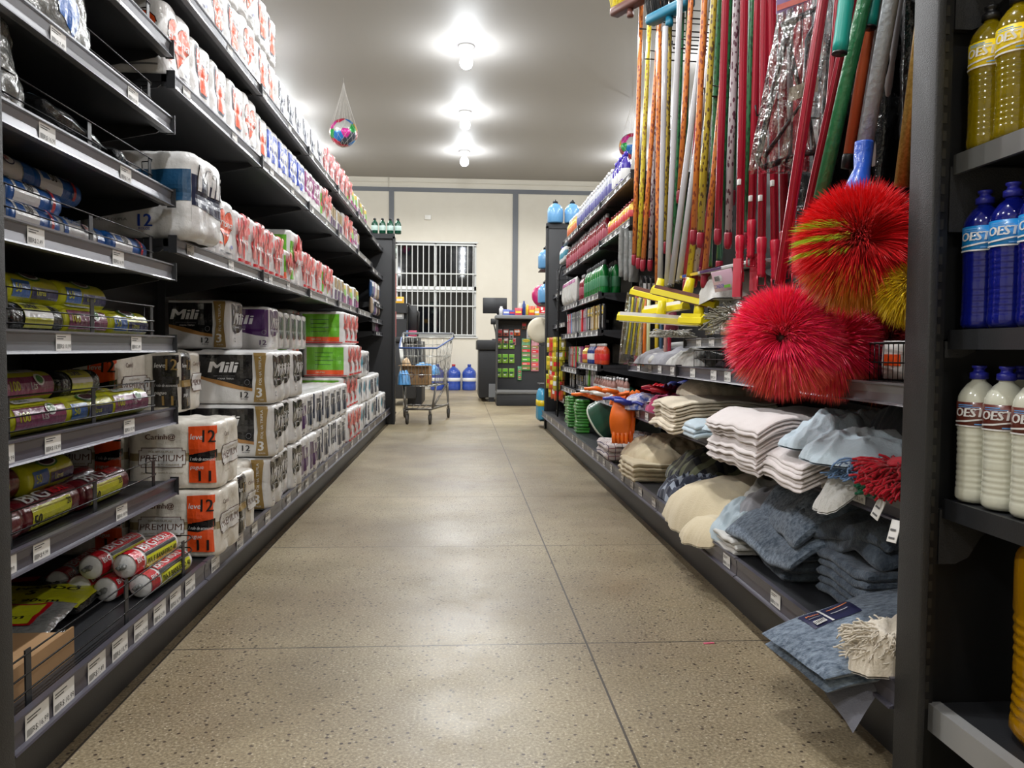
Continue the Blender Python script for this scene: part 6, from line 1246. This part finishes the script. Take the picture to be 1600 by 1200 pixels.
for r_ in range(3):
    for c_ in range(3): tag(put(gp1, 'razor_packet', None, (.54+.092*c_, 11.36, .93-.205*r_)), 'lime green hanging packet, %s row, %s in its row' % (rows_[r_], ('left', 'middle', 'right')[c_]), 'packet', 'lime packets on the checkout rack')
mp_ = []
for k, (x, z, w_, h_, c, nm) in enumerate(((.55, 1.08, .08, .1, (140, 60, 54), 'reddish brown'), (.64, 1.08, .08, .1, (150, 70, 60), 'brick'), (.72, 1.06, .06, .12, (150, 150, 150), 'grey'), (.80, 1.08, .09, .09, (200, 90, 30), 'orange'), (.90, 1.18, .07, .1, (110, 70, 50), 'brown'), (.98, 1.08, .09, .13, (200, 200, 204), 'white'), (.55, .955, .07, .08, (170, 120, 100), 'tan'), (.64, .955, .07, .08, (150, 90, 80), 'rust'), (.76, .955, .05, .1, (160, 110, 110), 'mauve'))):
    mb = MB(); mb.rbox(-w_/2, -.012, -h_, w_/2, .012, 0, M('rackpack_%d' % k, c, rough=.35, coat=.4), .004); decals(mb, flatY(-w_/2, -.012, -h_), [rect(.01, h_*.5, w_-.01, h_*.8, Wh if k % 2 else Wred), rect(w_*.3, h_*.15, w_*.7, h_*.35, Wbk)], 1, 1); tag(mb.build('packet', None, (x, 11.365, z)), '%s small packet on the upper hooks of the checkout rack' % nm, 'packet', 'upper packets on the checkout rack')
for k, (x, z, w_, h_, nm, c) in enumerate(((.93, .83, .13, .46, 'tall green strip of sachets', (60, 130, 70)), (1.06, .82, .11, .46, 'pink and red strip of sachets', (180, 110, 120)), (.84, .43, .06, .2, 'short green strip of small tabs', (60, 140, 90)))):
    mb = MB(); mb.rbox(-w_/2, -.01, 0, w_/2, .01, h_, M('strip_%d' % k, c, rough=.35, coat=.4), .004); it = []
    for q in range(6): it += [rect(.008, h_*(.04+.135*q), w_-.008, h_*(.12+.135*q), (Wgold, Wcor, Wgr, Wtan, Wred, Wgold)[q]), rect(.02, h_*(.06+.135*q), w_*.6, h_*(.08+.135*q), Wh)]
    if k == 0: it += [ell(w_/2, h_*.93, w_*.4, h_*.05, Wyel), tex('Nova', w_*.2, h_*.905, .022, Wgr, fit=w_*.6, bold=.04)]
    decals(mb, flatY(-w_/2, -.01, 0), it, 1, 1); tag(mb.build('sachet_strip', None, (x, 11.36, z-h_+.12 if k < 2 else z-.08)), nm+' hanging on the checkout rack', 'packet')
for k, (x, w_, h_, c, nm, c2) in enumerate(((.56, .06, .12, (214, 214, 216), 'white', 1), (.63, .09, .08, (90, 110, 190), 'light blue', 0), (.71, .08, .07, (40, 60, 150), 'royal blue', 0), (.80, .10, .10, (200, 60, 80), 'pink red', 0), (.88, .045, .2, (30, 60, 130), 'dark blue', 1), (.93, .05, .15, (220, 180, 40), 'yellow', 1), (.99, .09, .13, (214, 80, 40), 'orange red', 0), (1.06, .07, .1, (220, 170, 50), 'amber', 0), (.84, .06, .17, (200, 200, 190), 'cream', 0))):
    mb = MB(); m_ = M('topgoods_%d' % k, c, rough=.35, coat=.4)
    if c2: mb.lathe([(0, 0), (w_/2, 0), (w_/2, h_*.75), (w_*.3, h_*.85), (w_*.3, h_), (0, h_)], m_, 16)
    else: mb.rbox(-w_/2, -.03, 0, w_/2, .03, h_, m_, .003); decals(mb, flatY(-w_/2, -.03, 0), [rect(w_*.1, h_*.3, w_*.9, h_*.6, (Wyel, Wh, Wred)[k % 3])], 1, 1)
    tag(mb.build('small_goods', None, (x, 11.16+.08*(k == 8), 1.272)), '%s small %s on top of the checkout rack' % (nm, 'bottle' if c2 else 'box'), 'packet', 'goods on top of the checkout rack')
t = thing('monitor', 'black computer monitor on an arm above the checkout counter', 'monitor', (0, 0, 0)); mb = MB(); mb.rbox(.33, 12.2, 1.34, .70, 12.235, 1.58, M('monitor_black', (28, 29, 32), rough=.35), .006); mb.build('screen', t); mb = MB(); mb.tube([(.56, 12.25, 1.4), (.58, 12.28, 1.2), (.58, 12.3, .93)], .02, ck, 8); mb.rbox(.48, 12.2, .93, .68, 12.4, .95, ck, .004); mb.build('stand', t)
t = thing('card_reader', 'small black card reader below the monitor', 'card reader', (.50, 12.15, 1.17)); mb = MB(); mb.rbox(-.05, -.03, 0, .05, .03, .09, blkp, .01); mb.build('body', t); mb = MB(); mb.tube([(0, 0, 0), (.03, .04, -.12), (.04, .05, -.236)], .012, blkp, 6); mb.build('stand', t)
mb = MB(); mb.rbox(-.1, -.006, -.13, .1, 0, .13, M('sign_red', (200, 34, 44), rough=.4), .001); decals(mb, flatY(-.1, -.006, -.13), [rect(.004, .004, .196, .01, Wh), rect(.004, .25, .196, .256, Wh), poly([(.08, .07), (.12, .07), (.125, .16), (.16, .13), (.17, .15), (.12, .21), (.08, .21), (.035, .15), (.045, .13), (.077, .16)], Wh), ell(.1, .22, .018, .016, Wh), poly([(.09, .03), (.15, .03), (.15, .06), (.09, .05)], Wh)], 1, 1); tag(mb.build('wall_sign', None, (1.57, 15.47, 1.62)), 'red square wall sign with white figure shape on the far wall', 'sign')
t = thing('checkout_counter', 'dark checkout desk with stand seen behind the shopping cart', 'counter', (0, 0, 0)); mb = MB(); mb.rbox(-.98, 11.0, .1, -.62, 12.0, .93, ck, .01); mb.rbox(-.75, 11.2, .0, -.55, 12.3, .9, ck, .01); mb.rbox(-1.0, 10.95, .88, -.6, 12.05, .95, ck, .01); mb.build('body', t); mb = MB(); mb.tube([(-.62, 11.3, .95), (-.6, 11.3, 1.3), (-.75, 11.3, 1.42)], .018, blkp, 8); mb.rbox(-.75, 11.28, 1.05, -.62, 11.32, 1.4, blkp, .01); mb.build('stand', t)
for k, (x, z, c, nm) in enumerate(((-.86, 1.42, (226, 170, 30), 'amber'), (-.86, 1.2, (150, 150, 150), 'grey'), (-.78, .955, (40, 110, 170), 'blue'), (-.68, .955, (180, 50, 90), 'magenta'))):
    mb = MB(); mb.rbox(-.06, -.05, 0, .06, .05, .09, M('deskgoods_%d' % k, c, rough=.35, coat=.4), .004); decals(mb, flatY(-.06, -.05, 0), [rect(.02, .03, .1, .06, Wh)], 1, 1); tag(mb.build('small_box', None, (x, 11.2, z)), '%s small box on the stand behind the shopping cart' % nm, 'box', 'boxes on the far desk')
mb = MB(); mb.box(-1.0, 11.1, .951, -.76, 11.35, 1.2, ck); mb.box(-1.0, 11.1, 1.285, -.76, 11.35, 1.42, ck); mb.box(-1.0, 11.3, 1.2, -.76, 11.35, 1.3, ck); tag(mb.build('desk_rack'), 'small dark shelf rack standing on the desk behind cart', 'rack')
# ================================================================ balls in nets hanging from the ceiling
def ball(loc, R_, lab):
    t = thing('ball_in_net', lab, 'ball', loc, group='shiny balls hanging in nets')
    bm = bmesh.new(); bmesh.ops.create_icosphere(bm, subdivisions=1, radius=1); bmesh.ops.dissolve_limit(bm, angle_limit=.001, verts=bm.verts, edges=bm.edges)
    # truncated icosahedron panels: colour by nearest panel centre
    bm.free(); ic = bmesh.new(); bmesh.ops.create_icosphere(ic, subdivisions=1, radius=1)
    V = [v.co.normalized() for v in ic.verts]; Fc = [f.calc_center_median().normalized() for f in ic.faces]; ic.free()
    cm = [M('ballfoil_%d' % i, c, rough=.28, metal=.2, bump=.15, bscale=60) for i, c in enumerate(((190, 24, 70), (30, 150, 70), (40, 110, 180), (214, 150, 30), (200, 40, 140), (60, 66, 80), (180, 180, 176), (150, 20, 40)))]
    s = bmesh.new(); bmesh.ops.create_icosphere(s, subdivisions=5, radius=1); mb = MB(); 
    vs = []; 
    for v in s.verts:
        d = v.co.normalized(); a = sorted([(-d.dot(c)*1.03 if i < 12 else -d.dot(c), i) for i, c in enumerate(V+Fc)])[:2]; g = a[1][0]-a[0][0]; vs.append(d*(R_*(.978+.022*min(1, g/.05))))
    byc = {}
    for f in s.faces:
        d = f.calc_center_median().normalized(); i = min((-d.dot(c)*1.03 if i < 12 else -d.dot(c), i) for i, c in enumerate(V+Fc))[1]; byc.setdefault(cm[(i*5+i//7) % 8], []).append([v.index for v in f.verts])
    for k_, (m_, fl_) in enumerate(byc.items()):
        o = len(mb.v)
        if k_ == 0: mb.v += [tuple(v) for v in vs]; o = 0
        i = mb.mi(m_)
        for f in fl_: mb.f.append(tuple(f)); mb.m.append(i); mb.s.append(True)
    s.free(); mb.build('ball', t)
    nt_ = M('net_white', (210, 206, 200), rough=.6); mb = MB()
    for k in range(12):
        for sg in (-1, 1):
            pts = []
            for q in range(15):
                th = math.pi*(1-q/14*.62); a = 2*math.pi*k/12+sg*q*.09; pts.append((R_*1.02*math.sin(th)*math.cos(a), R_*1.02*math.sin(th)*math.sin(a), R_*1.02*math.cos(th)))
            z0 = pts[-1][2]; r0 = math.hypot(pts[-1][0], pts[-1][1])
            for q in range(1, 7): f = q/6; a = 2*math.pi*k/12+sg*(14+q*.5)*.09; r1 = r0*(1-f)**1.2+.004; pts.append((r1*math.cos(a), r1*math.sin(a), z0+f*R_*3.2))
            mb.tube(pts, .0012, nt_, 3, caps=False)
    mb.tube([(0, 0, R_*3.4), (0, 0, CEIL-loc[2])], .0015, nt_, 4); mb.build('net', t); 
    return t
ball((-1.44, 9.9, 3.41), .168, 'shiny multicoloured ball in white net over left shelving')
ball((2.22, 10.4, 3.46), .168, 'shiny multicoloured ball in net behind the broom handles')
# items between the handles on top of the right shelving
for k, (y, c) in enumerate(((4.28, (60, 60, 64)), (4.42, (214, 212, 206)), (4.5, (206, 204, 200)))):
    mb = MB(); mb.tube([(.97, y, 1.742), (.99, y+.02, 2.1)], .012, M('brushpole_%d' % k, c, rough=.4), 8, rads=[.022, .01]); tag(mb.build('toilet_brush', None), '%s long handled brush standing on the top right shelf, %s' % (('dark', 'white', 'off-white')[k], nth(k+1)), 'brush')
# scraps on the floor
mb = MB(); mb.rbox(0, 0, 0, .03, .008, .002, M('scrap_pink', (214, 90, 120), rough=.5), .0005); tag(mb.build('paper_scrap', None, (.665, 2.09, 0), .1), 'tiny pink scrap lying on the floor seam', 'scrap')
